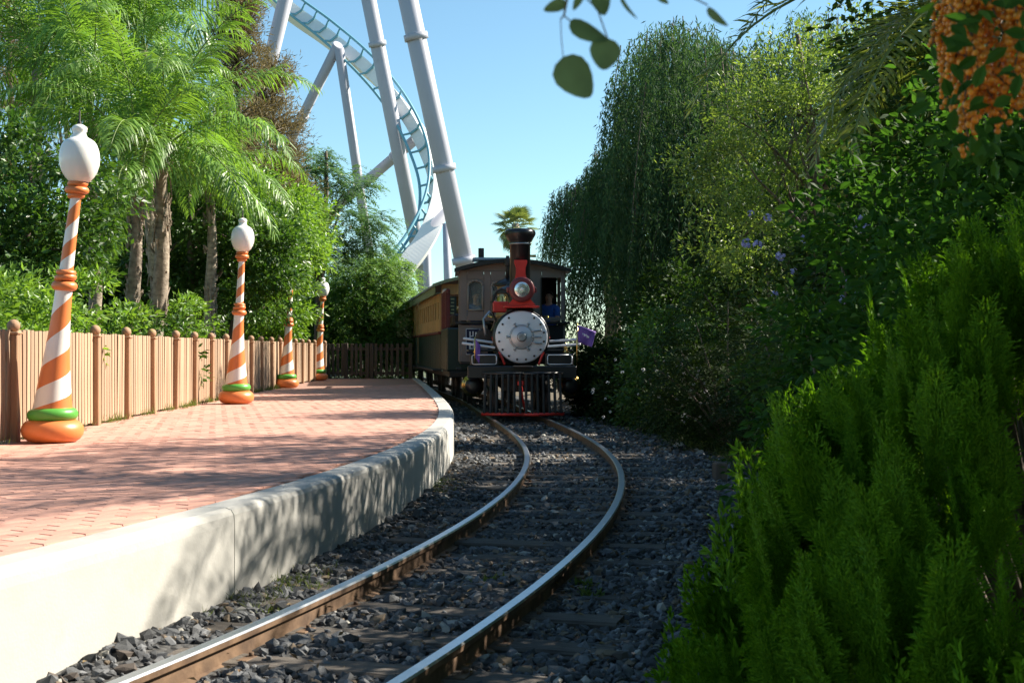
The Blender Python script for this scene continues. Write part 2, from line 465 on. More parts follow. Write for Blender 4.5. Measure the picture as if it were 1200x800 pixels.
def bed_z(x, y):
    """surface of the ballast"""
    u = x - cpoly(np.clip(y, 1.5, 60))
    z = BZ + .028 * (vnoise(x, y, 5, 1) - .5) + .03 * (vnoise(x, y, 1.3, 2) - .5)
    z = z + .05 * np.clip((-u - .75) / .5, 0, 1)                 # heaped a little against the platform wall
    z = z - .10 * np.clip((u - 1.15) / 1.0, 0, 1)
    return z
us = np.linspace(-2.0, 2.4, 80); ys = np.concatenate([np.linspace(1.8, 14, 200), np.linspace(14.2, 58, 220)])
U, YY = np.meshgrid(us, ys)
XX = U + cpoly(YY)
inside = XX < wpoly(np.clip(YY, 2, 38)) - .02
XX = np.where((YY < 38) & inside, wpoly(np.clip(YY, 2, 38)) - .02 + .002 * U, XX)
ZZ = bed_z(XX, YY)
nx, ny = len(us), len(ys)
ii = np.arange((ny - 1) * (nx - 1)); a = (ii // (nx - 1)) * nx + ii % (nx - 1)
ballast = link_mesh('ballast', np_mesh('ballast', np.stack([XX.ravel(), YY.ravel(), ZZ.ravel()], 1), np.stack([a, a + 1, a + nx + 1, a + nx], 1), M['ballast'], True))
tag(ballast, kind='structure')

def verge_z(x, y):
    u = x - cpoly(np.clip(y, 1.5, 60))
    return -.25 + .12 * np.clip((u - 1.7) / 1.2, 0, 1) + .07 * (vnoise(x, y, 1.1, 5) - .5) + .03 * (vnoise(x, y, 4, 6) - .5)
us2 = np.linspace(1.5, 24, 90); ys2 = np.linspace(-2, 70, 220)
U, YY = np.meshgrid(us2, ys2); XX = U + cpoly(np.clip(YY, 1.5, 60)); ZZ = verge_z(XX, YY)
nx, ny = len(us2), len(ys2)
ii = np.arange((ny - 1) * (nx - 1)); a = (ii // (nx - 1)) * nx + ii % (nx - 1)
verge = link_mesh('verge', np_mesh('verge', np.stack([XX.ravel(), YY.ravel(), ZZ.ravel()], 1), np.stack([a, a + 1, a + nx + 1, a + nx], 1), M['soil'], True))
tag(verge, kind='structure')

# ------------------------------------------------------------------ platform
def fence_x(Y): return -4.44 - (Y - 11.4) * (.96 / 25.6)
PY0, PY1 = 2.0, 37.2
Ys = np.concatenate([np.linspace(PY0, 14, 60), np.linspace(14.3, PY1, 60)])
mb = MB()
V = []; F = []
for Y in Ys:
    V += [(fence_x(Y) - .25, Y, PZ - .012), (float(wallx(Y)) - .19, Y, PZ - .012)]
for i in range(len(Ys) - 1): F.append((2 * i, 2 * i + 1, 2 * i + 3, 2 * i + 2))
mb.add(V, F)
platform = mb.build('platform', M['joint'])
tag(platform, kind='structure')
# the concrete kerb wall, cast in lengths with open joints
wn_ = []
def wframe(Y):
    s = float(wpoly.deriv()(Y)); l = math.hypot(1, s)
    return (float(wallx(Y)), Y, 0), (1 / l, -s / l)
kerb_prof = [(-.20, -.35), (-.20, PZ + .004), (-.05, PZ + .006), (-.018, PZ - .006), (-.004, PZ - .03), (0, PZ - .07), (0, BZ - .2)]
wall = empty('platform_wall', (0, 0, 0), label='pale concrete kerb wall along the platform edge beside the track', cat='kerb wall')
arc = np.linspace(PY0, PY1, 4000); dl = np.hypot(np.diff(arc), np.diff(wpoly(arc))); S = np.concatenate([[0], np.cumsum(dl)])
seg = 2.4; s0 = 0
while s0 < S[-1] - .3:
    s1 = min(s0 + seg, S[-1])
    yy = np.interp(np.linspace(s0 + .004, s1 - .004, 14), S, arc)
    pts, nn = zip(*[wframe(float(y)) for y in yy])
    mb = MB().sweep(pts, nn, kerb_prof, closed_prof=True)
    mb.build('kerb_block', M['concrete'], wall)
    s0 = s1

# bricks: 200 x 100 pavers laid running towards (.53, .85)
bl, bw, gap = .2, .1, .004
ux = np.array([.53, .85]); ux /= np.linalg.norm(ux); vx = np.array([ux[1], -ux[0]])
cells = []
for iu in range(-40, 260):
    for iv in range(-130, 60):
        off = .5 * (iv % 2)
        c = ux * ((iu + off) * bl) + vx * (iv * bw) + np.array([-3.5, 4.0])
        if c[1] < PY0 + .1 or c[1] > PY1 - .1: continue
        if c[0] > float(wallx(c[1])) - .255 or c[0] < fence_x(c[1]) - .2: continue
        cells.append(c)
cells = np.array(cells)
def vis_px(p):   # picture size of a piece that can be seen
    x = 600 + p[0] / p[1] * 1500; y = 410 + (CAMZ - PZ) / p[1] * 1500
    return (1500 / p[1]) if (-10 < x < 1210 and y < 800) else 0
size = np.array([vis_px(c) for c in cells]); order = np.argsort(-size)
bang = math.atan2(ux[1], ux[0])
bm_ = MB(); hl, hw = (bl - gap) / 2, (bw - gap) / 2; ch = .003
bm_.add([(-hl + ch, -hw + ch, 0), (hl - ch, -hw + ch, 0), (hl - ch, hw - ch, 0), (-hl + ch, hw - ch, 0),
         (-hl, -hw, -.006), (hl, -hw, -.006), (hl, hw, -.006), (-hl, hw, -.006),
         (-hl, -hw, -.05), (hl, -hw, -.05), (hl, hw, -.05), (-hl, hw, -.05)],
        [(0, 1, 2, 3)] + [(4 + k, 4 + (k + 1) % 4, (k + 1) % 4, k) for k in range(4)] + [(8 + k, 8 + (k + 1) % 4, 4 + (k + 1) % 4, 4 + k) for k in range(4)])
brick_me = bm_.mesh('brick', M['brick'])
BV = np.array(bm_.v); BF4 = np.array(bm_.f)
for k in order[:300]:
    c = cells[k]
    o = link_mesh('brick', brick_me, platform, (c[0], c[1], PZ + random.uniform(-.0018, .0018)), (random.gauss(0, .004), random.gauss(0, .004), bang + random.gauss(0, .008)))
rest = cells[order[300:]]
ca = np.cos(bang + rng.normal(0, .008, len(rest))); sa = np.sin(bang + rng.normal(0, .008, len(rest)))
VV = np.zeros((len(rest), 12, 3))
VV[:, :, 0] = BV[:, 0] * ca[:, None] - BV[:, 1] * sa[:, None] + rest[:, 0:1]
VV[:, :, 1] = BV[:, 0] * sa[:, None] + BV[:, 1] * ca[:, None] + rest[:, 1:2]
VV[:, :, 2] = BV[:, 2] + PZ + rng.uniform(-.0018, .0018, len(rest))[:, None]
FF = (BF4[None] + 12 * np.arange(len(rest))[:, None, None]).reshape(-1, 4)
o = link_mesh('brick_paving', np_mesh('brick_paving', VV.reshape(-1, 3), FF, M['brick']), platform)
o['kind'] = 'stuff'
# soil bed behind the fence
mb = MB(); V = []; F = []
for Y in np.linspace(2, 75, 40):
    x = fence_x(min(Y, 37.2)) - .22
    for k, dx in enumerate((0, .6, 2, 5, 9, 16, 30)):
        V.append((x - dx, Y, PZ - .03 + .10 * math.sin(dx * .9 + Y) * min(1, dx) * .5 + (.0 if k < 5 else .2)))
for i in range(39):
    for k in range(6): F.append((i * 7 + k + 1, i * 7 + k, (i + 1) * 7 + k, (i + 1) * 7 + k + 1))
bed = mb.add(V, F, 0, True).build('planting_bed', M['soil'])
tag(bed, kind='structure')

# ------------------------------------------------------------------ track: rails, sleepers, stones
rt = empty('railway_track', (0, 0, 0), kind='structure')
GA = .955 / 2
rail_prof = [(-.05, -.125), (.05, -.125), (.05, -.115), (.012, -.104), (.008, -.04), (.03, -.032), (.032, -.008), (.024, 0), (-.024, 0), (-.032, -.008), (-.03, -.032), (-.008, -.04), (-.012, -.104), (-.05, -.115)]
rail_m = [1] * 14; rail_m[5] = 1; rail_m[6] = 0; rail_m[7] = 0; rail_m[8] = 0
Yr = np.concatenate([np.linspace(1.9, 24, 150), np.linspace(24.3, 58, 90)])
for side in (-1, 1):
    pts = []; nn = []
    for Y in Yr:
        p, t, n = tframe(float(Y))
        q = p + n * GA * side
        pts.append((q.x, q.y, 0)); nn.append((n.x, n.y))
    mb = MB().sweep(pts, nn, rail_prof, closed_prof=True, smooth=False)
    for fi in range((len(pts) - 1) * 14): mb.m[fi] = rail_m[fi % 14]
    o = mb.build('rail', [M['railhead'], M['railrust']], rt)
# sleepers
arcc = np.linspace(2.0, 58, 5000); dl = np.hypot(np.diff(arcc), np.diff(cpoly(arcc))); SC = np.concatenate([[0], np.cumsum(dl)])
sl_me = []
for k in range(4):
    mb = MB(); L_ = 1.85 + .05 * k
    V = []; F = []
    nseg = 7
    for i in range(nseg + 1):
        x = -L_ / 2 + L_ * i / nseg
        w = .105 + random.uniform(-.008, .008); h = random.uniform(-.006, .006)
        V += [(x, -w, -.14), (x, -w, -.012 + h), (x, -w + .015, h), (x, w - .015, h + random.uniform(-.004, .004)), (x, w, -.012 + h), (x, w, -.14)]
    for i in range(nseg):
        for j in range(5): F.append((i * 6 + j + 1, i * 6 + j, (i + 1) * 6 + j, (i + 1) * 6 + j + 1))
    F.append(tuple(range(6))); F.append(tuple(nseg * 6 + j for j in range(6))[::-1])
    sl_me.append(mb.add(V, F).mesh('sleeper', M['sleeper']))
spike_me = MB().cbox((0, 0, .0), (.05, .12, .012), .003).cyl((.0, .03, .0), (0, .03, .022), .012, n=6).mesh('tie_plate', M['railrust'])
s = .2; k = 0
sleepers_at = []
while s < SC[-1]:
    Y = float(np.interp(s, SC, arcc)); p, t, n = tframe(Y)
    if Y < 40:
        o = link_mesh('sleeper', sl_me[k % 4], rt, (p.x + n.x * random.uniform(-.06, .06), p.y, BZ + .012 + random.uniform(-.008, .012)), (random.gauss(0, .01), random.gauss(0, .008), math.atan2(n.y, n.x) + random.gauss(0, .025)))
        sleepers_at.append(Y)
        if Y < 14:
            for sd in (-1, 1):
                for out in (-1, 1):
                    q = p + n * (GA * sd + out * .07)
                    link_mesh('tie_plate', spike_me, rt, (q.x, q.y, BZ + .012), (0, 0, math.atan2(n.y, n.x)))
    s += .56 + random.uniform(-.03, .03); k += 1
# stones
ico_v = []; t_ = (1 + 5 ** .5) / 2
for a_ in (-1, 1):
    for b_ in (-t_, t_):
        ico_v += [(a_, b_, 0), (0, a_, b_), (b_, 0, a_)]
ico_v = np.array(ico_v) / np.linalg.norm([1, t_])
def hull_faces(v):
    f = []; n = len(v)
    for i in range(n):
        for j in range(i + 1, n):
            for k in range(j + 1, n):
                nrm = np.cross(v[j] - v[i], v[k] - v[i]); d = (v - v[i]) @ nrm
                if np.all(d <= 1e-6): f.append((i, j, k))
                elif np.all(d >= -1e-6): f.append((i, k, j))
    return f
ICO_F = np.array(hull_faces(ico_v))
def stone_shape(r):
    v = ico_v * r.uniform(.62, 1.18, (12, 1))
    for _ in range(6):          # cleave it by flat planes
        n = r.normal(size=3); n /= np.linalg.norm(n); d = r.uniform(.35, .7)
        ex = np.clip(v @ n - d, 0, None); v = v - ex[:, None] * n
    return v * np.array([1.35, .95, .72])
stone_v = [stone_shape(rng) for _ in range(14)]
pos = []
def stone_field(n, y0, y1, u0, u1, smin, smax):
    y = rng.uniform(y0, y1, n); u = rng.uniform(u0, u1, n); x = u + cpoly(y)
    sz = rng.uniform(smin, smax, n) * rng.choice([.6, .8, 1, 1, 1.3, 1.6], n, p=[.15, .25, .25, .2, .1, .05])
    ok = x > wpoly(np.clip(y, 2, 38)) + .03
    ok &= np.abs(np.abs(u) - GA) > .035 + sz * .9
    # thin where a sleeper lies
    d = np.min(np.abs((y + u * np.vectorize(tslope)(y))[:, None] - np.array(sleepers_at)[None, :]), axis=1)
    keep = (d > .115) | (rng.uniform(0, 1, n) < .07) | (np.abs(u) > .93)
    ok &= keep
    return np.stack([x[ok], y[ok], sz[ok]], 1)
A_ = stone_field(31000, 2.6, 8.5, -1.9, 2.2, .016, .036)
B_ = stone_field(14500, 8.5, 16, -1.7, 2.2, .018, .038)
C_ = stone_field(9000, 16, 32, -1.6, 2.1, .028, .050)
stones = np.concatenate([A_, B_, C_])
inframe = np.abs(stones[:, 0] / stones[:, 1]) < .5
stones = stones[inframe]
ss = stones[:, 2] / stones[:, 1]
ypx = 410 + (CAMZ - BZ) / stones[:, 1] * 1500; xpx = 600 + stones[:, 0] / stones[:, 1] * 1500
ss = np.where((ypx < 800) & (xpx > 0) & (xpx < 810), ss, ss * .05)
so = np.argsort(-ss)
def sz_z(x, y): return bed_z(np.array([x]), np.array([y]))[0]
stone_me = []
for k in range(14):
    stone_me.append(np_mesh('stone', stone_v[k], ICO_F, M['stone']))
zz = bed_z(stones[:, 0], stones[:, 1])
for k in so[:300]:
    x, y, r = stones[k]
    link_mesh('stone', stone_me[k % 14], ballast, (x, y, zz[k] + r * random.uniform(.05, .4)), (random.gauss(0, .35), random.gauss(0, .35), random.uniform(0, 6.28)), float(r))
rs = stones[so[300:]]; rz = zz[so[300:]]
n = len(rs); sel = rng.integers(0, 14, n)
SV = np.array(stone_v)[sel] * rs[:, 2][:, None, None]
def rot_rand(n, tilt):
    a = rng.uniform(0, 2 * np.pi, n); b = rng.normal(0, tilt, n); c = rng.normal(0, tilt, n)
    ca, sa, cb, sb, cc, sc = np.cos(a), np.sin(a), np.cos(b), np.sin(b), np.cos(c), np.sin(c)
    Rz = np.zeros((n, 3, 3)); Rz[:, 0, 0] = ca; Rz[:, 0, 1] = -sa; Rz[:, 1, 0] = sa; Rz[:, 1, 1] = ca; Rz[:, 2, 2] = 1
    Rx = np.zeros((n, 3, 3)); Rx[:, 0, 0] = 1; Rx[:, 1, 1] = cb; Rx[:, 1, 2] = -sb; Rx[:, 2, 1] = sb; Rx[:, 2, 2] = cb
    Ry = np.zeros((n, 3, 3)); Ry[:, 1, 1] = 1; Ry[:, 0, 0] = cc; Ry[:, 0, 2] = sc; Ry[:, 2, 0] = -sc; Ry[:, 2, 2] = cc
    return Rz @ Rx @ Ry
SV = np.einsum('nij,nkj->nki', rot_rand(n, .35), SV)
SV[:, :, 0] += rs[:, 0:1]; SV[:, :, 1] += rs[:, 1:2]; SV[:, :, 2] += (rz + rs[:, 2] * rng.uniform(.05, .4, n))[:, None]
o = link_mesh('crushed_stone', np_mesh('crushed_stone', SV.reshape(-1, 3), (ICO_F[None] + 12 * np.arange(n)[:, None, None]).reshape(-1, 3), M['stone']), ballast)
o['kind'] = 'stuff'
# pale rocks on the verge
rock_spots = [(797, 523, .13, 'largest pale limestone rock lying on the verge by the short dark post'), (777, 522, .075, 'small pale rounded rock touching the largest rock on the verge'), (814, 527, .075, 'flat pale rock between the largest rock and the short post'), (709, 496, .05, 'single pale rock at the ballast edge under the dark bushes')]
for (px, py, r, lab) in rock_spots:
    Y = 1500 * (CAMZ + .16) / (py - 410); p = P(px, py, Y)
    v = stone_shape(np.random.default_rng(int(px)))
    o = link_mesh('rock', np_mesh('rock', v, ICO_F, M['palestone']), None, (p.x, p.y, float(verge_z(p.x, p.y)) + r * .35), (.1, .2, px), r)
    b = o.modifiers.new('sub', 'SUBSURF'); b.levels = 2; b.render_levels = 2; b.subdivision_type = 'SIMPLE'
    tag(o, lab, 'rock', 'pale rocks on the verge')

# ------------------------------------------------------------------ fences
fence = empty('picket_fence', (fence_x(10), 10, PZ), label='light brown picket fence with ball-topped posts along the platform', cat='fence')
def loc_in(root, p): return Vector(p) - root.location
fang = math.atan2(1, -(.96 / 25.6))            # direction of the run
post_me = MB().cbox((0, 0, .5), (.10, .10, 1.0), .008).mesh('post', M['post'])
cap_me = MB().cbox((0, 0, 1.01), (.125, .125, .022), .006).sphere((0, 0, 1.075), .058, 14).cyl((0, 0, 1.02), (0, 0, 1.04), .03, n=10).mesh('finial', M['post'])
mbp = MB()
pk = [(-.041, 0), (.041, 0), (.041, .955), (.030, .97), (-.030, .97), (-.041, .955)]
mbp.add([(x, -.010, z) for x, z in pk] + [(x, .010, z) for x, z in pk], [tuple(range(6)), tuple(range(6, 12))[::-1]] + [(k, 6 + k, 6 + (k + 1) % 6, (k + 1) % 6) for k in range(6)])
picket_me = mbp.mesh('picket', M['fence'])
ln = math.hypot(1, .0375)
post_Y = [11.4 + 1.27 * k for k in range(-2, 21)]
for i, Y in enumerate(post_Y):
    pz = .05 + random.uniform(-.008, .008)
    pp = link_mesh('post', post_me, fence, loc_in(fence, (fence_x(Y), Y, PZ - .04)), (random.gauss(0, .006), random.gauss(0, .006), fang))
    link_mesh('finial', cap_me, pp)
    if i < len(post_Y) - 1:
        nb = 11
        for j in range(nb):
            y = Y + 1.27 * (j + 1) / (nb + 1)
            link_mesh('picket', picket_me, fence, loc_in(fence, (fence_x(y) + .012 - .03, y, PZ + .03 + random.uniform(-.006, .006))), (random.gauss(0, .004), random.gauss(0, .01), fang + random.gauss(0, .02)))
for z in (.25, .78):
    y0, y1 = post_Y[0], post_Y[-1]
    mb = MB().box((0, 0, 0), (math.hypot(y1 - y0, fence_x(y1) - fence_x(y0)), .035, .075))
    mb.build('fence_rail', M['fence'], fence, loc_in(fence, ((fence_x(y0) + fence_x(y1)) / 2 - .055, (y0 + y1) / 2, PZ + z)), (0, 0, fang))
# dark end fence, with its gate
EY = 37.6
ef = empty('end_fence', (-5.4, EY, PZ), label='dark brown picket fence closing off the platform end', cat='fence')
x0, x1 = -5.45, -3.0
dp_me = MB().cbox((0, 0, .52), (.11, .11, 1.06), .01).mesh('post', M['dfence'])
dk_me = MB().cbox((0, 0, .5), (.085, .022, .95), .006).mesh('picket', M['dfence'])
def dark_run(root, xa, xb, npost, pitch):
    for k in range(npost):
        x = xa + (xb - xa) * k / (npost - 1)
        link_mesh('post', dp_me, root, loc_in(root, (x, EY, PZ - .03)))
    x = xa + .12; k = 0
    while x < xb - .05:
        if min(abs(x - (xa + (xb - xa) * q / (npost - 1))) for q in range(npost)) > .08:
            link_mesh('picket', dk_me, root, loc_in(root, (x, EY - .02, PZ + .03)), (0, random.gauss(0, .008), 0))
        x += pitch
    for z in (.14, .85):
        MB().box((0, 0, 0), (xb - xa, .04, .08)).build('fence_rail', M['dfence'], root, loc_in(root, ((xa + xb) / 2, EY + .02, PZ + z)))
dark_run(ef, -5.5, -4.25, 3, .135)
gt = empty('platform_gate', (-4.1, EY, PZ), label='dark slatted gate between end fence and passenger coach', cat='gate')
dark_run(gt, -4.12, -2.98, 2, .16)

# ------------------------------------------------------------------ lamp posts
def lamp(base, lean, h, label, seed):
    root = empty('lamp_post', base, 0, label, 'lamp', 'striped lamp posts along the fence')
    sc = h / 2.85
    def cx(z):
        t = max(0, z - .3) / 2.2
        return lean * (t ** 1.25) * .95
    def ring(name, z, r, hh, mat, n=28, tilt=0):
        r *= .89
        prof = []
        for k in range(9):
            a_ = -math.pi / 2 + math.pi * k / 8
            prof.append((r - hh / 2 + hh / 2 * math.cos(a_) * 1.0, hh / 2 * math.sin(a_)))
        o = MB().lathe(prof, n, (0, 0, 0)).build(name, mat, root, (cx(z * sc), 0, z * sc), (tilt * .5, tilt, 0))
        o.scale = (sc, sc, sc)
        return o
    ring('base_ring', .105, .30, .20, M['orange'], 36, .02)
    ring('foot_ring', .245, .245, .115, M['green'], 32, -.03)
    # shaft: two colours wound as a helix, cut on the mesh's own edges
    def shaft(name, z0, z1, rad, turns, nz):
        n = 32; half = n // 2
        V = []; F = []; mi = []
        for i in range(nz + 1):
            t = i / nz; z = z0 + (z1 - z0) * t
            for k in range(n):
                th = 2 * math.pi * (k / n + turns * (t ** .85))
                r = rad(t) * .88
                V.append((cx(z * sc) / sc + r * math.cos(th), r * math.sin(th), z))
        for i in range(nz):
            for k in range(n):
                k2 = (k + 1) % n
                F.append((i * n + k, i * n + k2, (i + 1) * n + k2, (i + 1) * n + k)); mi.append(0 if k < half else 1)
        o = link_mesh(name, np_mesh(name, V, F, [M['white'], M['orange']], True, mi), root)
        o.scale = (sc, sc, sc)
    shaft('lower_shaft', .27, 1.36, lambda t: .085 + .115 * (1 - t) ** 1.7 + .0 * t, 2.6, 60)
    shaft('upper_shaft', 1.46, 2.20, lambda t: .070 - .018 * t, 2.6, 50)
    ring('collar_ring', 1.385, .125, .085, M['orange'], 24, .06)
    ring('collar_ring', 1.455, .108, .06, M['orange'], 24, -.10)
    ring('collar_ring', 1.505, .098, .05, M['orange'], 24, .10)
    ring('neck_ring', 2.185, .085, .05, M['orange'], 24, -.05)
    ring('neck_ring', 2.235, .118, .065, M['orange'], 24, .05)
    ring('neck_ring', 2.29, .10, .05, M['orange'], 24, .0)
    X = cx(2.4 * sc)
    prof = [(r_ * .92, h_) for r_, h_ in [(.075, 2.30), (.10, 2.315), (.135, 2.35), (.165, 2.40), (.185, 2.46), (.190, 2.52), (.182, 2.585), (.162, 2.64), (.140, 2.668), (.122, 2.68), (.105, 2.69), (.075, 2.705), (.062, 2.73), (.060, 2.75), (.070, 2.765), (.072, 2.785), (.062, 2.80), (.035, 2.815), (.012, 2.822)]]
    o = MB().lathe(prof, 36).build('globe', M['globe'], root, (X, 0, 0)); o.scale = (sc, sc, sc)
    o = MB().lathe([(.068, 2.29), (.075, 2.295), (.075, 2.312), (.06, 2.318)], 20).build('globe_seat', M['iron'], root, (X, 0, 0)); o.scale = (sc, sc, sc)
    o = MB().lathe([(.018, 2.815), (.02, 2.83), (.008, 2.85), (.008, 2.93), (.002, 2.95)], 10).build('spike', M['iron'], root, (X, 0, 0)); o.scale = (sc, sc, sc)
lamp((-4.09, 11.4, PZ), .26, 2.86, 'striped lamp post standing out on its own, tilting most of the four', 1)
lamp((-4.20, 19.5, PZ), .105, 2.86, 'striped lamp post standing clear of branches, second along the picket fence', 2)
lamp((-4.86, 27.6, PZ), .12, 2.82, 'striped lamp post whose globe is hidden in leaves, third along the fence', 3)
lamp((-5.22, 34.5, PZ), .14, 2.80, 'striped lamp post by the dark end fence, its globe half covered by leaves', 4)

# ------------------------------------------------------------------ roller coaster
rc = empty('roller_coaster', (-6, 75, -.4), label='tall roller coaster with white spine, teal rails and grey tube supports', cat='roller coaster')
def rcl(p): return Vector(p) - rc.location
def column(a, b, r, flanges=(), n=20):
    a, b = Vector(a), Vector(b)
    o = MB().cyl(rcl(a), rcl(b), r, n=n).build('support_column', M['coaster'], rc)
    d = (b - a).normalized()
    for t in flanges:
        c = a.lerp(b, t)
        MB().cyl(rcl(c - d * .16), rcl(c + d * .16), r * 1.22, n=n).build('flange', M['coaster'], o)
def seg_px(x0, y0, x1, y1, Y0, Y1, w, fl=(), ext0=0, ext1=0):
    a, b = P(x0, y0, Y0), P(x1, y1, Y1)
    d = (b - a)
    a = a - d * ext0; b = b + d * ext1
    column(a, b, w / 1500 * (Y0 + Y1) / 4, fl)
# foot to head
seg_px(545, 312, 476, -10, 66, 64, 23, (.22, .42, .70), .35, .35)
seg_px(500, 345, 430, -10, 92, 86, 17, (.25, .75), .25, .2)
seg_px(433, 300, 397, 56, 96, 90, 11, (), .45, 0)
seg_px(340, 165, 396, 52, 96, 90, 11.5, (.72,), 1.6, 0)
seg_px(308, 105, 336, -10, 70, 68, 17, (.65,), 2.6, .6)
seg_px(272, 70, 287, -10, 70, 68, 18, (.75,), 4.5, .6)
seg_px(425, 216, 488, 162, 98, 90, 12, (.85,), 1.5, 0)
seg_px(455, 322, 523, 249, 84, 84, 13, (.5,), .6, .1)
seg_px(501, 350, 500, 258, 86, 86, 9, (), .6, 0)
seg_px(525, 350, 523, 262, 78, 78, 9, (), .6, 0)
# track
ctl = [  # px, py, depth, rail-side direction (x, y, z)
    (300, -42, 96, (.25, -1, .35)), (335, -2, 94, (.22, -1, .30)), (380, 33, 92, (.15, -1, .20)), (420, 68, 90, (.05, -1, .05)), (452, 103, 89, (-.1, -1, 0)), (476, 140, 88, (-.3, -.95, 0)),
    (491, 175, 87, (-.55, -.8, 0)), (497, 205, 86, (-.8, -.55, 0)), (495, 235, 85, (-.95, -.3, .1)), (486, 262, 84, (-.98, -.1, .2)), (468, 290, 83, (-.9, 0, .45)), (440, 318, 82, (-.7, .05, .7)), (400, 345, 81, (-.4, .05, .9))]
pts = [P(x, y, d) for x, y, d, _ in ctl]; nrm = [Vector(nv).normalized() for *_, nv in ctl]
def cr_eval(arr, t):
    n = len(arr); i = min(int(t), n - 2); f = t - i
    p0 = arr[max(i - 1, 0)]; p1 = arr[i]; p2 = arr[i + 1]; p3 = arr[min(i + 2, n - 1)]
    return .5 * ((2 * p1) + (p2 - p0) * f + (2 * p0 - 5 * p1 + 4 * p2 - p3) * f * f + (3 * p1 - p0 - 3 * p2 + p3) * f ** 3)
NT = 120
T = [(len(ctl) - 1) * k / NT for k in range(NT + 1)]
cpt = [cr_eval(pts, t) for t in T]; cnm = [cr_eval(nrm, t).normalized() for t in T]
ctg = [(cpt[min(i + 1, NT)] - cpt[max(i - 1, 0)]).normalized() for i in range(NT + 1)]
cbn = [ctg[i].cross(cnm[i]).normalized() for i in range(NT + 1)]
cnm = [cbn[i].cross(ctg[i]).normalized() for i in range(NT + 1)]
GW = .78
for sd in (-1, 1):
    MB().tube([rcl(cpt[i] + cbn[i] * GW * sd) for i in range(NT + 1)], .10, 8).build('rail', M['rail_teal'], rc)
V = []; F = []
for i in range(NT + 1):
    c = cpt[i] - cnm[i] * .95
    for (u, w) in ((-.42, -.75), (.42, -.75), (.42, .45), (-.42, .45)):
        V.append(rcl(c + cbn[i] * u + cnm[i] * w))
for i in range(NT):
    for k in range(4):
        F.append((i * 4 + k, i * 4 + (k + 1) % 4, (i + 1) * 4 + (k + 1) % 4, (i + 1) * 4 + k))
F.append((3, 2, 1, 0)); F.append(tuple(NT * 4 + k for k in range(4)))
MB().add(V, F).build('spine', M['spine'], rc)
# ties about every 1.25 m
acc = 0; last = 0
for i in range(1, NT + 1):
    acc += (cpt[i] - cpt[i - 1]).length
    if acc - last > 1.3:
        last = acc
        a_, b_, c_ = rcl(cpt[i] + cbn[i] * GW), rcl(cpt[i] - cbn[i] * GW), rcl(cpt[i] - cnm[i] * .42)
        mb = MB().tube([a_, c_ + cbn[i] * .3, c_ - cbn[i] * .3, b_], [.07, .09, .09, .07], 6)
        mb.build('tie', M['rail_teal'], rc)

# ------------------------------------------------------------------ the train
def on_track(name, Y, label, cat, group=None):
    return empty(name, (track(Y), Y, 0), -math.atan(tslope(Y)), label, cat, group)

def wheel(root, x, y, r, spokes=10, w=.1):
    o = MB().lathe([(r * .86, -w / 2), (r * 1.0, -w / 2), (r * 1.0, w / 2), (r * .86, w / 2)], 28, (0, 0, 0), 'X').build('wheel', M['iron'], root, (x, y, r))
    mb = MB().lathe([(r * .2, -w * .7), (r * .2, w * .7)], 12, (0, 0, 0), 'X')
    for k in range(spokes):
        a_ = 2 * math.pi * k / spokes
        mb.cyl((0, 0, 0), (0, r * .9 * math.cos(a_), r * .9 * math.sin(a_)), .03, .02, n=6)
    mb.build('spokes', M['iron'], o)
    return o

LY = 22.3
lo = on_track('steam_locomotive', LY + 2.2, 'black steam locomotive with white smokebox front, red trim and tall chimney', 'locomotive')
lo.location = (track(LY) + .06, LY, 0)
lo.rotation_euler.z -= .05
cy = lo.location
# pilot: V-shaped frame of upright bars
def pil(x, z): return (x, -.16 * (1 - abs(x) / .72) + .12 * max(0, (z - .1)), z)
mb = MB()
for sd in (-1, 1):
    mb.tube([pil(0, .075), pil(sd * .72, .075)], .028, 8)
mb.build('pilot_foot_bar', M['red'], lo)
mb = MB()
for sd in (-1, 1): mb.tube([pil(0, .78), pil(sd * .70, .78)], .03, 8)
mb.build('pilot_top_bar', M['black'], lo)
slat_m = MB().cbox((0, 0, 0), (.048, .05, .70), .01).mesh('pilot_bar', surf('worn_black_iron', (.012, .012, .013), .45, var=.5, scale=7, dirt=(.12, .115, .11), dscale=6, dthr=.6))
for k in range(14):
    x = -.67 + 1.34 * k / 13
    a_ = Vector(pil(x, .08)); b_ = Vector(pil(x * .97, .78)); d = b_ - a_
    o = link_mesh('pilot_bar', slat_m, lo, (a_ + b_) / 2, (-math.atan2(d.y, d.z), math.atan2(d.x, d.z), 0))
MB().tube([(0.04, -.02, .12), (-.02, -.10, .40), (-.04, -.06, .58)], [.018, .022, .03], 8).cbox((-.04, -.06, .61), (.11, .06, .08), .015).build('coupling_bar', M['red'], lo)
MB().cbox((0, .28, .80), (1.92, .22, .22), .015).build('buffer_beam', M['black'], lo)
MB().cbox((0, .10, .90), (.34, .30, .03), .006).build('front_step', M['iron'], lo)
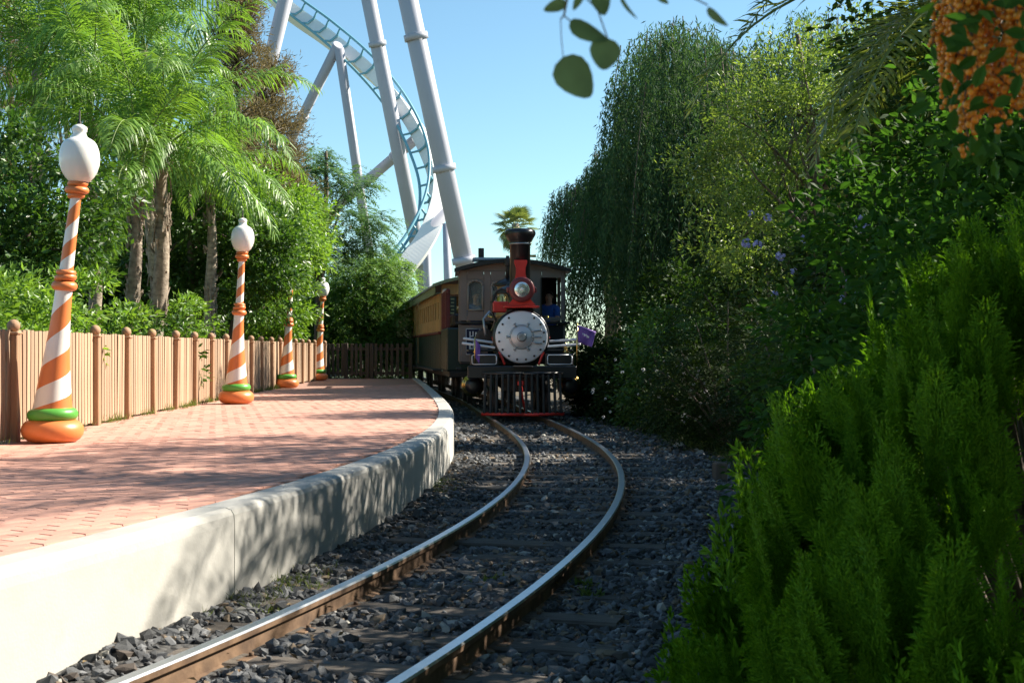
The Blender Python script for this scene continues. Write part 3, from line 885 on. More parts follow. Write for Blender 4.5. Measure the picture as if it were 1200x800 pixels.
# boxed steps with pale outline
for sd in (-1, 1):
    o = MB().cbox((0, 0, 0), (.50, .16, .21), .012).build('step_box', M['black'], lo, (sd * .665, .30, 1.02))
    mb = MB()
    rr = [(-.215, -.06), (-.19, -.082), (.19, -.082), (.215, -.06), (.215, .06), (.19, .082), (-.19, .082), (-.215, .06)]
    for k in range(8):
        (xa, za), (xb, zb) = rr[k], rr[(k + 1) % 8]
        mb.cyl((xa, -.086, za), (xb, -.086, zb), .0095, n=6)
    mb.build('outline', M['silver'], o)
    # cylinders with brass-rimmed covers
    c = MB().lathe([(.10, .42), (.19, .43), (.19, 1.05), (.10, 1.06)], 24, (0, 0, 0), 'Y').build('steam_cylinder', M['black'], lo, (sd * .86, 0, .56))
    MB().lathe([(.205, .40), (.205, .44), (.178, .445), (.178, .40)], 24, (0, 0, 0), 'Y').build('cylinder_ring', M['brass'], c)
    MB().lathe([(.05, .385), (.14, .40), (.14, .42), (.05, .42)], 20, (0, 0, 0), 'Y').build('cylinder_cover', M['black'], c)
    # running board and silver handrails
    MB().cbox((sd * .70, 2.0, 1.18), (.48, 2.9, .04), .008).build('running_board', M['black'], lo)
    for (z, l, yy) in ((1.27, .60, .45), (1.36, .55, .75)):
        MB().cbox((0, 0, 0), (l, .05, .045), .012, Matrix.Rotation(R(-8 * sd if sd < 0 else -4), 3, 'Y')).build('handrail', M['silver'], lo, (sd * .76, yy, z))
    MB().tube([(sd * .505, .62, 1.42), (sd * .30, .30, .93)], .022, 8).build('smokebox_brace', M['red'], lo)
    MB().lathe([(.05, 0), (.055, .02), (.03, .05), (.035, .10), (.015, .14), (.02, .17)], 12).build('marker_lamp', M['brass'], lo, (sd * .80, .55, 1.14))
# frame, wheels
MB().cbox((0, 2.6, .62), (.62, 4.6, .34), .02).build('frame', M['iron'], lo)
for y in (1.45, 2.35, 3.25):
    for sd in (-1, 1): wheel(lo, sd * .46, y, .42 if y > 1.5 else .42)
for sd in (-1, 1):
    wheel(lo, sd * .46, .62, .24, 8)
    MB().cbox((sd * .60, 2.1, .45), (.05, 2.2, .07), .01).build('side_rod', M['grey_steel'], lo)
# boiler
CZ = 1.42
MB().lathe([(.46, .42), (.505, .44), (.505, 1.25), (.48, 1.27)], 48, (0, 0, CZ), 'Y').build('smokebox', M['black'], lo)
o = MB().lathe([(.47, 1.2), (.47, 3.7)], 40, (0, 0, CZ), 'Y').build('boiler', M['black'], lo)
for y in (1.3, 2.0, 2.8, 3.5):
    MB().lathe([(.46, y - .025), (.478, y - .025), (.478, y + .025), (.46, y + .025)], 40, (0, 0, CZ), 'Y').build('boiler_band', M['brass'], o)
fr = MB().lathe([(.02, .385), (.44, .39), (.465, .40), (.465, .44), (.02, .44)], 56, (0, 0, CZ), 'Y').build('smokebox_front', M['silver'], lo)
dr = MB().lathe([(.02, .315), (.07, .318), (.13, .335), (.185, .36), (.20, .372), (.20, .39), (.02, .39)], 40, (0, 0, CZ), 'Y').build('smokebox_door', surf('dull_silver', (.50, .51, .54), .4, metal=.4, var=.06, scale=3), lo)
MB().lathe([(.195, .365), (.212, .362), (.222, .375), (.222, .39), (.19, .39)], 40, (0, 0, CZ), 'Y').build('door_ring', M['grey_steel'], dr)
MB().lathe([(.02, .300), (.085, .302), (.085, .325), (.02, .325)], 28, (0, 0, CZ), 'Y').build('boss', M['iron'], dr)
mb = MB().lathe([(.058, .292), (.078, .292), (.078, .303), (.058, .303)], 28, (0, 0, CZ), 'Y')
mb.sphere((-.022, .297, CZ + .015), .012, 8).sphere((.022, .297, CZ + .015), .012, 8).tube([(-.03, .296, CZ - .012), (0, .294, CZ - .028), (.03, .296, CZ - .012)], .006, 6)
mb.build('emblem', M['grey_steel'], dr)
bolt_me = MB().cyl((0, -.02, 0), (0, .01, 0), .019, .022, n=6).mesh('bolt', M['iron'])
for k in range(16):
    a_ = 2 * math.pi * (k + .5) / 16
    if abs(math.sin(a_)) > .97 and math.sin(a_) > 0: continue
    link_mesh('bolt', bolt_me, fr, (.405 * math.cos(a_), .388, CZ + .405 * math.sin(a_)))
for a_ in (62, 118, 180, 242, 298):
    c_, s_ = math.cos(R(a_)), math.sin(R(a_))
    mb = MB().cyl((.20 * c_, .365, CZ + .20 * s_), (.265 * c_, .372, CZ + .265 * s_), .013, n=8).cbox((.262 * c_, .37, CZ + .262 * s_), (.05, .03, .022), .006, Matrix.Rotation(R(90 - a_), 3, 'Y'))
    mb.build('door_clamp', M['grey_steel'], dr)
for dz in (.10, 0.0, -.10):
    MB().tube([(.17, .36, CZ + dz), (.24, .355, CZ + dz * 1.05), (.30, .37, CZ + dz * 1.15), (.345, .375, CZ + dz * 1.15)], .013, 8).cbox((.34, .372, CZ + dz * 1.15), (.035, .03, .035), .006).build('hinge', M['grey_steel'], dr)
# headlight and chimney
MB().cbox((0, .62, 1.955), (.62, .62, .035), .008).build('lamp_bracket', M['red'], lo)
mb = MB(); bp_ = [(-.26, 1.97), (.26, 1.97), (.13, 2.12), (-.13, 2.12)]
mb.add([(x, .36, z) for x, z in bp_] + [(x, .42, z) for x, z in bp_], [(0, 1, 2, 3), (7, 6, 5, 4)] + [(k, 4 + k, 4 + (k + 1) % 4, (k + 1) % 4) for k in range(4)])
mb.build('lamp_foot', M['red'], lo)
hl_ = MB().lathe([(.165, .24), (.215, .245), (.225, .27), (.225, .34), (.205, .36), (.205, .60), (.12, .68), (.02, .69)], 36, (0, 0, 2.255), 'Y').build('headlight', M['maroon'], lo)
for sd in (-1, 1): MB().cbox((sd * .235, .40, 2.255), (.07, .12, .10), .02).build('lamp_lug', M['maroon'], hl_)
MB().lathe([(.01, .235), (.09, .228), (.15, .245), (.165, .255), (.165, .27), (.01, .27)], 32, (0, 0, 2.255), 'Y').build('reflector', surf('lens_silver', (.75, .77, .78), .18, metal=.8, var=.25, scale=9), hl_)
MB().lathe([(.012, .215), (.03, .218), (.03, .24), (.012, .24)], 12, (0, 0, 2.255), 'Y').build('bulb', M['globe'], hl_)
st = MB().lathe([(.27, 1.86), (.245, 1.92), (.205, 1.99), (.19, 2.06), (.185, 3.08), (.195, 3.085), (.195, 3.12), (.185, 3.125), (.21, 3.15), (.275, 3.26), (.285, 3.30), (.27, 3.345), (.235, 3.37), (.18, 3.372), (.17, 3.3)], 40, (0, .86, 0)).build('chimney', M['black'], lo)
MB().lathe([(.189, 3.09), (.20, 3.092), (.20, 3.115), (.189, 3.118)], 36, (0, .86, 0)).build('chimney_band', M['grey_steel'], st)
mb = MB(); yy = .655
for (pl_, ya) in (([(-.105, 2.47), (.105, 2.47), (.085, 2.56), (.085, 2.66), (.115, 2.75), (.115, 2.80), (-.115, 2.80), (-.115, 2.75), (-.085, 2.66), (-.085, 2.56)], yy),):
    n_ = len(pl_)
    mb.add([(x, ya - .03, z) for x, z in pl_] + [(x, ya + .04, z) for x, z in pl_], [tuple(range(n_)), tuple(range(n_, 2 * n_))[::-1]] + [(k, n_ + k, n_ + (k + 1) % n_, (k + 1) % n_) for k in range(n_)])
mb.build('chimney_bracket', M['red'], lo)
# domes, bell, whistle and pipes behind the chimney
dm = MB().lathe([(.26, 1.82), (.235, 1.90), (.215, 1.98), (.215, 2.24), (.23, 2.26)], 32, (-.14, 2.35, 0)).build('sand_dome', surf('ochre_enamel', (.32, .22, .08), .35, var=.2, scale=5), lo)
MB().lathe([(.26, 2.26), (.27, 2.29), (.20, 2.36), (.10, 2.41), (.04, 2.43), (.035, 2.47), (.01, 2.49)], 32, (-.14, 2.35, 0)).build('dome_cap', M['black'], dm)
d2 = MB().lathe([(.27, 1.80), (.24, 1.9), (.23, 2.0), (.23, 2.42), (.25, 2.45)], 32, (-.10, 3.1, 0)).build('steam_dome', surf('ochre_dome', (.30, .2, .08), .35, var=.2, scale=5), lo)
MB().lathe([(.30, 2.45), (.31, 2.48), (.22, 2.55), (.10, 2.60), (.05, 2.66)], 32, (-.10, 3.1, 0)).build('dome_cap', M['black'], d2)
MB().tube([(-.13, 3.0, 2.6), (-.13, 3.0, 3.05)], .035, 10).lathe([(.05, 2.84), (.06, 2.86), (.06, 2.98), (.045, 3.0)], 14, (-.13, 3.0, 0)).build('whistle', M['iron'], lo)
bl_ = MB().lathe([(.15, 1.98), (.135, 2.0), (.10, 2.08), (.085, 2.16), (.06, 2.21), (.02, 2.23)], 24, (-.30, 1.62, 0)).build('bell', M['brass'], lo)
MB().tube([(-.46, 1.62, 1.80), (-.47, 1.62, 2.1), (-.40, 1.62, 2.28), (-.30, 1.62, 2.33), (-.20, 1.62, 2.28), (-.13, 1.62, 2.1), (-.14, 1.62, 1.85)], .022, 8).build('bell_yoke', M['iron'], bl_)
MB().cbox((-.33, 1.3, 1.98), (.30, .20, .20), .02).build('sand_box', M['red'], lo)
MB().tube([(-.62, .9, 1.45), (-.66, 1.0, 1.75), (-.55, 1.1, 1.88), (-.42, 1.3, 1.75), (-.48, 1.9, 1.5)], .026, 8).build('feed_pipe', M['grey_steel'], lo)
MB().tube([(.5, .8, 1.78), (.56, 1.5, 1.82), (.56, 3.6, 1.85)], .018, 8).build('boiler_rail', M['brass'], lo)
MB().tube([(-.5, .8, 1.78), (-.56, 1.5, 1.82), (-.56, 3.6, 1.85)], .018, 8).build('boiler_rail', M['brass'], lo)
MB().lathe([(.12, 1.05), (.17, 1.06), (.17, 1.5), (.12, 1.52)], 20, (0, 0, 0), 'Y').build('air_tank', M['iron'], lo, (-.62, .3, 1.42))
# cab: panels framing real window openings
CW, CF, CB = 1.06, 3.75, 5.2      # half width, front, back
cab = empty('cab', (0, 0, 0), parent=lo)
def panel(x0, x1, z0, z1, y, mat='cabwood', t=.05, name='cab_panel'):
    MB().cbox(((x0 + x1) / 2, y, (z0 + z1) / 2), (x1 - x0 - .004, t, z1 - z0 - .004), .006).build(name, M[mat], cab)
# front: left window, centre-left window, right opening
wins = [(-.92, -.58, 1.98, 2.62), (-.44, -.14, 2.16, 2.60), (.60, .99, 1.86, 2.66)]
panel(-CW, -.92, 1.78, 2.80, CF); panel(-.58, -.44, 1.78, 2.80, CF); panel(-.14, .60, 1.78, 2.80, CF); panel(.99, CW, 1.78, 2.80, CF)
panel(-.92, -.58, 1.78, 1.98, CF); panel(-.92, -.58, 2.62, 2.80, CF); panel(-.44, -.14, 1.78, 2.16, CF); panel(-.44, -.14, 2.60, 2.80, CF); panel(.60, .99, 1.78, 1.86, CF); panel(.60, .99, 2.66, 2.80, CF)
panel(-CW + .02, -.5, .95, 1.70, CF + .02); panel(.5, CW - .02, .95, 1.70, CF + .02, 'dark')
MB().cbox((-.80, CF, 1.74), (.72, .14, .05), .01).build('cab_ledge', M['black'], cab)
MB().cbox((.82, CF, 1.74), (.70, .14, .05), .01).build('cab_ledge', M['black'], cab)
for (x0, x1, z0, z1) in wins[:2]:
    # arched frame and pane
    mb = MB(); xm = (x0 + x1) / 2; r_ = (x1 - x0) / 2 - .02
    loop = [(x0 + .02, z0 + .02), (x1 - .02, z0 + .02)] + [(xm + r_ * math.cos(R(a_)), z1 - .12 + .10 * math.sin(R(a_))) for a_ in range(0, 181, 30)]
    for k in range(len(loop)):
        (xa, za), (xb, zb) = loop[k], loop[(k + 1) % len(loop)]
        mb.cyl((xa, CF - .03, za), (xb, CF - .03, zb), .024, n=6)
    wf = mb.build('window_frame', surf('pale_taupe_trim', (.28, .23, .2), .55, var=.08, scale=4), cab)
    for sd, xc in ((-1, x0), (1, x1)):
        MB().add([(xc, CF - .02, z1 - .14), (xc, CF - .02, z1), (xc - sd * .14, CF - .02, z1), (xc - sd * .05, CF - .02, z1 - .05)], [(0, 1, 2, 3)]).build('corner_piece', M['cabwood'], wf)
    MB().box((xm, CF + .01, (z0 + z1) / 2), (x1 - x0, .006, z1 - z0)).build('pane', M['glass'], wf)
MB().cbox((.585, CF - .04, 2.26), (.03, .05, .80), .006).build('window_post', M['black'], cab)
for sd in (-1, 1):
    x = sd * CW
    for (y0, y1, z0, z1) in ((CF, CB, .95, 1.78), (CF + .03, CF + .25, 1.78, 2.80), (CB - .3, CB, 1.78, 2.80), (CF + .25, CB - .3, 2.62, 2.80)):
        MB().cbox((x, (y0 + y1) / 2, (z0 + z1) / 2), (.05, y1 - y0 - .004, z1 - z0 - .004), .006).build('cab_side', M['cabwood'], cab)
    MB().cbox((sd * (CW + .02), CF + .3, .80), (.12, .6, .05), .01).build('cab_step', M['iron'], cab)
panel(-CW + .03, CW - .03, .95, 2.80, CB, 'dark')
MB().cbox((0, (CF + CB) / 2, .93), (2 * CW, CB - CF, .06), .01).build('cab_floor', M['iron'], cab)
# arched roof with a dark edge
def arched_roof(root, hw, y0, y1, z0, rise, th, mat, edge, name='roof'):
    n = 14; V = []; F = []
    for y in (y0, y1):
        for k in range(n + 1):
            u = -1 + 2 * k / n; V.append((u * hw, y, z0 + rise * (1 - u * u)))
        for k in range(n + 1):
            u = -1 + 2 * k / n; V.append((u * hw, y, z0 + rise * (1 - u * u) - th))
    b = 2 * (n + 1)
    for k in range(n):
        F.append((k, k + 1, b + k + 1, b + k)); F.append((n + 1 + k + 1, n + 1 + k, b + n + 1 + k, b + n + 1 + k + 1))
        F.append((k + 1, k, n + 1 + k, n + 2 + k)); F.append((b + k, b + k + 1, b + n + 2 + k, b + n + 1 + k))
    F.append((0, b, b + n + 1, n + 1)); F.append((n, 2 * n + 1, b + 2 * n + 1, b + n))
    o = MB().add(V, F).build(name, mat, root)
    V = []; F = []
    for y in (y0 - .02, y0 + .03):
        for k in range(n + 1):
            u = -1 + 2 * k / n; V.append((u * (hw + .02), y, z0 + rise * (1 - u * u) + .012))
        for k in range(n + 1):
            u = -1 + 2 * k / n; V.append((u * (hw + .02), y, z0 + rise * (1 - u * u) - th - .015))
    F = []
    for k in range(n):
        F.append((k, k + 1, b + k + 1, b + k)); F.append((n + 1 + k + 1, n + 1 + k, b + n + 1 + k, b + n + 1 + k + 1))
        F.append((k + 1, k, n + 1 + k, n + 2 + k)); F.append((b + k, b + k + 1, b + n + 2 + k, b + n + 1 + k))
    F.append((0, b, b + n + 1, n + 1)); F.append((n, 2 * n + 1, b + 2 * n + 1, b + n))
    MB().add(V, F).build('roof_edge', edge, o)
    return o
rf = arched_roof(cab, CW + .10, CF - .22, CB + .30, 2.82, .20, .05, M['roofblue'], M['black'], 'cab_roof')
n = 14
gp = [(-CW, 2.79), (CW, 2.79)] + [(CW * u, 2.775 + .19 * (1 - u * u)) for u in (1, .7, .35, 0, -.35, -.7, -1)]
MB().add([(x, CF, z) for x, z in gp], [tuple(range(len(gp)))]).build('cab_gable', M['cabwood'], cab)
MB().cbox((-.35, 4.3, 3.06), (.9, .7, .05), .01).build('roof_hatch', M['roofblue'], rf)
MB().cyl((-.62, 4.3, 3.02), (-.62, 4.3, 3.30), .06, n=14).build('vent_pipe', M['iron'], rf)
MB().tube([(.35, 4.0, 3.0), (.35, 4.0, 3.12), (.5, 4.0, 3.12)], .03, 8).build('roof_valve', M['brass'], rf)
# plate under the left cab window with two rows of pale figures
pl = MB().cbox((-.80, CF - .03, 1.36), (.30, .03, .54), .006).build('cab_plate', M['navy'], cab)
mb = MB()
for (xa, za, xb, zb) in ((-.94, 1.10, -.66, 1.10), (-.66, 1.10, -.66, 1.62), (-.66, 1.62, -.94, 1.62), (-.94, 1.62, -.94, 1.10)):
    mb.cyl((xa, CF - .048, za), (xb, CF - .048, zb), .007, n=5)
for (x, z, w, h) in ((-.86, 1.50, .02, .13), (-.80, 1.52, .02, .10), (-.83, 1.47, .08, .02), (-.74, 1.49, .03, .12), (-.86, 1.27, .03, .13), (-.79, 1.30, .02, .12), (-.82, 1.22, .08, .02), (-.74, 1.26, .02, .14), (-.76, 1.32, .06, .02)):
    mb.box((x, CF - .048, z), (w, .008, h))
mb.build('plate_lettering', M['silver'], pl)
# flags on the buffer beam
def flag(x, z0, z1, w, h, name, wind):
    pole = MB().tube([(x, .2, z0), (x, .2, z1)], .012, 8).build('flag_pole', M['brass'], lo)
    nu, nv = 8, 8; V = []; F = []
    for j in range(nv + 1):
        for i in range(nu + 1):
            u, v = i / nu, j / nv
            xx = x + .01 + w * u * (1 - .25 * v)
            zz = z1 - .03 - h * v * (1 - .15 * u) - .35 * h * u * (1.1 + .2 * v)
            V.append((xx, .2 - wind * .05 * math.sin(u * 5 + v * 2) * u, zz))
    for j in range(nv):
        for i in range(nu):
            a_ = j * (nu + 1) + i; F.append((a_, a_ + 1, a_ + nu + 2, a_ + nu + 1))
    o = MB().add(V, F, 0, True).build('flag_cloth', M['purple'], pole)
    s_ = o.modifiers.new('thick', 'SOLIDIFY'); s_.thickness = .004
    if w > .2:
        mb = MB()
        for k, (du, dv) in enumerate(((.30, .42), (.38, .46), (.46, .44), (.53, .50), (.6, .5))):
            mb.cbox((x + w * du, .16, z1 - .03 - h * dv - .35 * h * du), (.018, .004, .03 + .012 * (k % 2)), .001)
        mb.build('flag_lettering', M['silver'], o)
flag(.97, .85, 1.66, .33, .30, 'a', 1)
flag(-.83, .95, 1.42, .09, .34, 'b', .6)

# crew: one body each, clothes over it
def skinned(name, chain, edges, radii, mat, parent, root_i=0, lev=2):
    me = bpy.data.meshes.new(name)
    me.from_pydata(chain, edges, []); me.materials.append(mat)
    o = link_mesh(name, me, parent)
    sk = o.modifiers.new('skin', 'SKIN'); sk.use_smooth_shade = True
    for i, r in enumerate(radii):
        r = r if isinstance(r, tuple) else (r, r)
        me.skin_vertices[0].data[i].radius = r
    me.skin_vertices[0].data[root_i].use_root = True
    sb = o.modifiers.new('sub', 'SUBSURF'); sb.levels = lev; sb.render_levels = lev
    return o
def person(world, rz, label, armpose):
    root = empty('person', world, rz, label, 'person')
    # faces -y; seated, hips at .62
    pts = [(0, 0, .62), (0, .01, .80), (0, .01, .98), (0, 0, 1.12), (0, 0, 1.20), (0, -.01, 1.26), (0, -.02, 1.34), (0, -.01, 1.41)]
    rad = [(.14, .10), (.13, .095), (.155, .105), (.10, .08), (.055, .055), (.068, .075), (.078, .095), (.05, .06)]
    ed = [(i, i + 1) for i in range(7)]
    for sd in (-1, 1):
        b = len(pts)
        pts += [(sd * .18, .01, 1.10), (sd * .22, armpose[0], .86), (sd * .20, armpose[1], armpose[2]), (sd * .19, armpose[1] - .09, armpose[2] + .01)]
        rad += [.058, .045, .034, .038]; ed += [(3, b), (b, b + 1), (b + 1, b + 2), (b + 2, b + 3)]
        for k in range(5):      # fingers and thumb
            h0 = pts[b + 3]; f = len(pts)
            dx = (k - 1.5) * .019 if k < 4 else -sd * .04
            ln_ = (.045, .055, .05, .04, .03)[k]
            pts += [(h0[0] + dx, h0[1] - .035 if k < 4 else h0[1] + .01, h0[2]), (h0[0] + dx * 1.1, h0[1] - .035 - ln_ if k < 4 else h0[1] - .03, h0[2] - .02)]
            rad += [.009, .008]; ed += [(b + 3, f), (f, f + 1)]
        b = len(pts)
        pts += [(sd * .10, -.04, .58), (sd * .11, -.42, .56), (sd * .11, -.40, .11), (sd * .115, -.53, .05)]
        rad += [.09, .06, .042, .04]; ed += [(0, b), (b, b + 1), (b + 1, b + 2), (b + 2, b + 3)]
    body = skinned('body', pts, ed, rad, M['skin'], root)
    sp = pts[0:4]; sr = [(.16, .12), (.15, .115), (.175, .125), (.12, .10)]
    se = [(0, 1), (1, 2), (2, 3)]
    for sd in (-1, 1):
        b = len(sp); sp = sp + [(sd * .185, .01, 1.10), (sd * .215, armpose[0] * .8, .90)]; sr += [.075, .062]; se += [(3, b), (b, b + 1)]
    skinned('shirt', sp, se, sr, M['blue'], root)
    tp = [(0, 0, .66), (0, 0, .60)]; tr_ = [(.165, .125), (.155, .12)]; te = [(0, 1)]
    for sd in (-1, 1):
        b = len(tp); tp += [(sd * .10, -.06, .58), (sd * .11, -.42, .56), (sd * .11, -.40, .12)]; tr_ += [.098, .072, .065]; te += [(1, b), (b, b + 1), (b + 1, b + 2)]
    skinned('trousers', tp, te, tr_, M['navy'], root)
    h = MB().sphere((0, .015, 1.365), .098, 16, 0, (.86, 1.0, 1.02)); 
    # keep only the cap of hair above and behind the face
    hv = h.v; keep = [f for f in h.f if sum(hv[i][1] for i in f) / len(f) > -.035 or sum(hv[i][2] for i in f) / len(f) > 1.415]
    hb = MB(); hb.add(hv, keep, 0, True); hb.build('hair', M['hair'], root)
    fc = MB().sphere((-.03, -.098, 1.345), .010, 8).sphere((.03, -.098, 1.345), .010, 8)
    fc.build('eyes', M['hair'], root)
    MB().tube([(0, -.095, 1.350), (0, -.118, 1.315), (0, -.098, 1.306)], [.008, .014, .006], 8).build('nose', M['skin'], root)
    MB().cbox((0, -.094, 1.278), (.045, .014, .010), .003).build('mouth', M['maroon'], root)
    for sd in (-1, 1): MB().sphere((sd * .082, .005, 1.335), .022, 8, 0, (.4, .7, 1.2)).build('ear', M['skin'], root)
Mw = Matrix.Translation(lo.location) @ Matrix.Rotation(lo.rotation_euler.z, 4, 'Z')
d = Mw @ Vector((.80, CF + .64, .96))
person(d, lo.rotation_euler.z - .5, 'person in blue shirt looking out through the open cab window beside the chimney', (-.08, -.20, .80))
f_ = Mw @ Vector((-.72, CF + .64, .96))
person(f_, lo.rotation_euler.z + .35, 'person in blue shirt behind the arched cab window pane', (-.06, -.18, .78))
for sx in (.80, -.72): MB().cbox((sx, CF + .72, 1.24), (.42, .40, .56), .03).build('cab_seat', M['dark'], cab)

# tender
te = on_track('tender', LY + 7.0, 'dark tender coupled between locomotive cab and first coach', 'tender')
MB().cbox((0, 0, 1.2), (2.0, 2.5, .95), .03).build('tank', M['dgreen'], te)
MB().cbox((0, 0, .66), (1.9, 2.7, .14), .02).build('frame', M['iron'], te)
for sd in (-1, 1):
    for y in (-.8, -.2, .4, 1.0):
        MB().cbox((sd * .95, y, 2.1), (.10, .12, .85), .01).build('stanchion', M['maroon'], te)
    for y in (-.75, .75): wheel(te, sd * .46, y, .3, 8)
    MB().cbox((sd * .95, .1, 2.5), (.06, 2.2, .08), .01).build('top_rail', M['maroon'], te)
MB().cbox((0, .1, 1.85), (1.7, 2.1, .3), .05).build('coal_load', M['iron'], te)

# coaches
def coach(Y, length, label):
    c = on_track('passenger_coach', Y, label, 'coach', 'coaches behind the locomotive')
    hl2 = length / 2; hw = .98
    MB().cbox((0, 0, .62), (1.7, length - .2, .16), .02).build('underframe', M['iron'], c)
    MB().cbox((0, 0, .75), (2 * hw - .1, length - .1, .06), .01).build('floor', M['dark'], c)
    for sd in (-1, 1):
        x = sd * hw
        npan = 10
        for k in range(npan):
            y0 = -hl2 + length * k / npan; y1 = -hl2 + length * (k + 1) / npan
            MB().cbox((x, (y0 + y1) / 2, 1.12), (.05, y1 - y0 - .012, .92), .012).build('lower_panel', M['dgreen'], c)
            MB().cbox((x, y0 + .16, 2.10), (.07, .32 - .012, .94), .008).build('upper_panel', M['tan'], c)
            MB().cbox((x, y0 + .32 + (y1 - y0 - .32) / 2, 2.47), (.06, y1 - y0 - .33, .20), .008).build('window_head', M['tan'], c)
            MB().cbox((x, y0 + .32 + (y1 - y0 - .32) * .5, 1.80), (.06, y1 - y0 - .33, .30), .008).build('window_apron', M['tan'], c)
        MB().cbox((x + sd * .03, 0, 1.605), (.10, length, .06), .012).build('waist_rail', M['maroon'], c)
        MB().cbox((x + sd * .10, 0, .70), (.22, length, .05), .01).build('footboard', M['iron'], c)
        # sage valance with scalloped lower edge
        V = []; F = []; ns = 60
        for k in range(ns + 1):
            y = -hl2 - .2 + (length + .4) * k / ns
            dz = .035 * abs(math.sin(math.pi * k / 2))
            V += [(x + sd * .17, y, 2.78), (x + sd * .17, y, 2.56 - dz), (x + sd * .145, y, 2.56 - dz), (x + sd * .145, y, 2.78)]
        for k in range(ns):
            for q in range(4): F.append((k * 4 + q, k * 4 + (q + 1) % 4, (k + 1) * 4 + (q + 1) % 4, (k + 1) * 4 + q))
        MB().add(V, F).build('valance', M['sage'], c)
        for y in (-hl2 + 1.3, -hl2 + 2.2, hl2 - 2.2, hl2 - 1.3): wheel(c, sd * .46, y, .26, 8)
    for sd, y in ((-1, -hl2), (1, hl2)):
        for x in (-.92, -.5, .5, .92):
            MB().cbox((x, y, 1.66), (.10, .10, 1.75), .012).build('end_post', M['tan'], c)
        MB().cbox((-.71, y, 1.15), (.34, .04, .85), .01).build('end_panel', M['dgreen'], c)
        MB().cbox((.71, y, 1.15), (.34, .04, .85), .01).build('end_panel', M['dgreen'], c)
        MB().cbox((0, y - sd * .03, 2.66), (1.96, .06, .26), .01).build('end_header', M['tan'], c)
    bd = MB().cbox((-.72, -hl2 - .06, 2.08), (.20, .03, .80), .008).build('end_board', M['dgreen'], c)
    mb = MB()
    for k in range(9): mb.box((-.72 + .01 * math.sin(k * 3), -hl2 - .079, 2.42 - k * .085), (.09 - .02 * (k % 2), .006, .035))
    mb.build('board_lettering', M['sage'], bd)
    MB().lathe([(.02, -.01), (.07, .0), (.085, .06), (.075, .13), (.03, .17)], 16, (-.90, -hl2 - .10, 2.50)).build('end_lamp', M['globe'], c)
    for k in range(6):
        y = -hl2 + .9 + k * (length - 1.8) / 5
        MB().cbox((0, y, 1.15), (1.7, .40, .07), .02).build('bench_seat', M['maroon'], c)
        MB().cbox((0, y + .2, 1.4), (1.7, .06, .45), .02).build('bench_back', M['maroon'], c)
    arched_roof(c, hw + .22, -hl2 - .28, hl2 + .28, 2.76, .24, .05, M['roofblue'], M['sage'])
coach(LY + 12.6, 7.6, 'tan and dark green coach coupled directly behind the tender')
coach(LY + 20.9, 7.6, 'tan and dark green coach coupled behind the first coach')
coach(LY + 29.2, 7.6, 'tan and dark green coach at the tail of the train')
# ------------------------------------------------------------------ vegetation
def unit(v): return v / np.maximum(np.linalg.norm(v, axis=-1, keepdims=True), 1e-9)
def leaf_arrays(pos, axis, nrm, L, W, fold=.12, big=False):
    """leaf blades: diamond quads, or six-point folded leaves when big"""
    axis = unit(axis); side = unit(np.cross(axis, nrm)); nn = np.cross(side, axis)
    L = np.broadcast_to(L, (len(pos),))[:, None]; W = np.broadcast_to(W, (len(pos),))[:, None]
    if not big:
        V = np.stack([pos, pos + axis * L * .45 + side * W / 2 + nn * W * fold, pos + axis * L, pos + axis * L * .45 - side * W / 2 + nn * W * fold], 1)
        F = np.arange(len(pos) * 4).reshape(-1, 4)
        return V.reshape(-1, 3), F
    V = np.stack([pos, pos + axis * L * .28 + side * W * .42 + nn * W * fold, pos + axis * L * .62 + side * W * .40 + nn * W * fold, pos + axis * L - nn * L * .08,
                  pos + axis * L * .62 - side * W * .40 + nn * W * fold, pos + axis * L * .28 - side * W * .42 + nn * W * fold], 1)
    b = np.arange(len(pos))[:, None] * 6
    F = np.concatenate([b + np.array([[0, 1, 2, 3]]), b + np.array([[0, 3, 4, 5]])], 0)
    return V.reshape(-1, 3), F
def rsphere(n):
    return unit(rng.normal(size=(n, 3)))
def blob_points(n, blobs, inner=.45):
    """points in the outer shells of ellipsoid blobs: (centre, radii)"""
    vol = np.array([np.prod(np.array(r)) ** (2 / 3) for _, r in blobs]); k = rng.choice(len(blobs), n, p=vol / vol.sum())
    C = np.array([b[0] for b in blobs], float)[k]; RR = np.array([b[1] for b in blobs], float)[k]
    d = rsphere(n); rr = rng.uniform(inner ** 2, 1, n)[:, None] ** .5
    return C + d * RR * rr, d
def clump_leaves(blobs, nclump, per, crad, L, W, up=.5, droop=.2, big=False, flat=.6, inner=.45):
    c, d = blob_points(nclump, blobs, inner)
    cr_ = crad * rng.uniform(.6, 1.4, nclump)
    npc = np.maximum(3, (per * (cr_ / crad) ** 2)).astype(int)
    idx = np.repeat(np.arange(nclump), npc); n = len(idx)
    off = rsphere(n) * (rng.uniform(0, 1, n)[:, None] ** .5) * cr_[idx][:, None] * np.array([1, 1, flat])
    pos = c[idx] + off
    ax = unit(off / crad + d[idx] * .5 + rng.normal(0, .6, (n, 3)) - np.array([0, 0, droop]))
    nr = unit(d[idx] * .5 + np.array([0, 0, up]) + rng.normal(0, .55, (n, 3)))
    s = rng.uniform(.7, 1.25, n)
    V, F = leaf_arrays(pos, ax, nr, L * s, W * s, big=big)
    return V, F, c
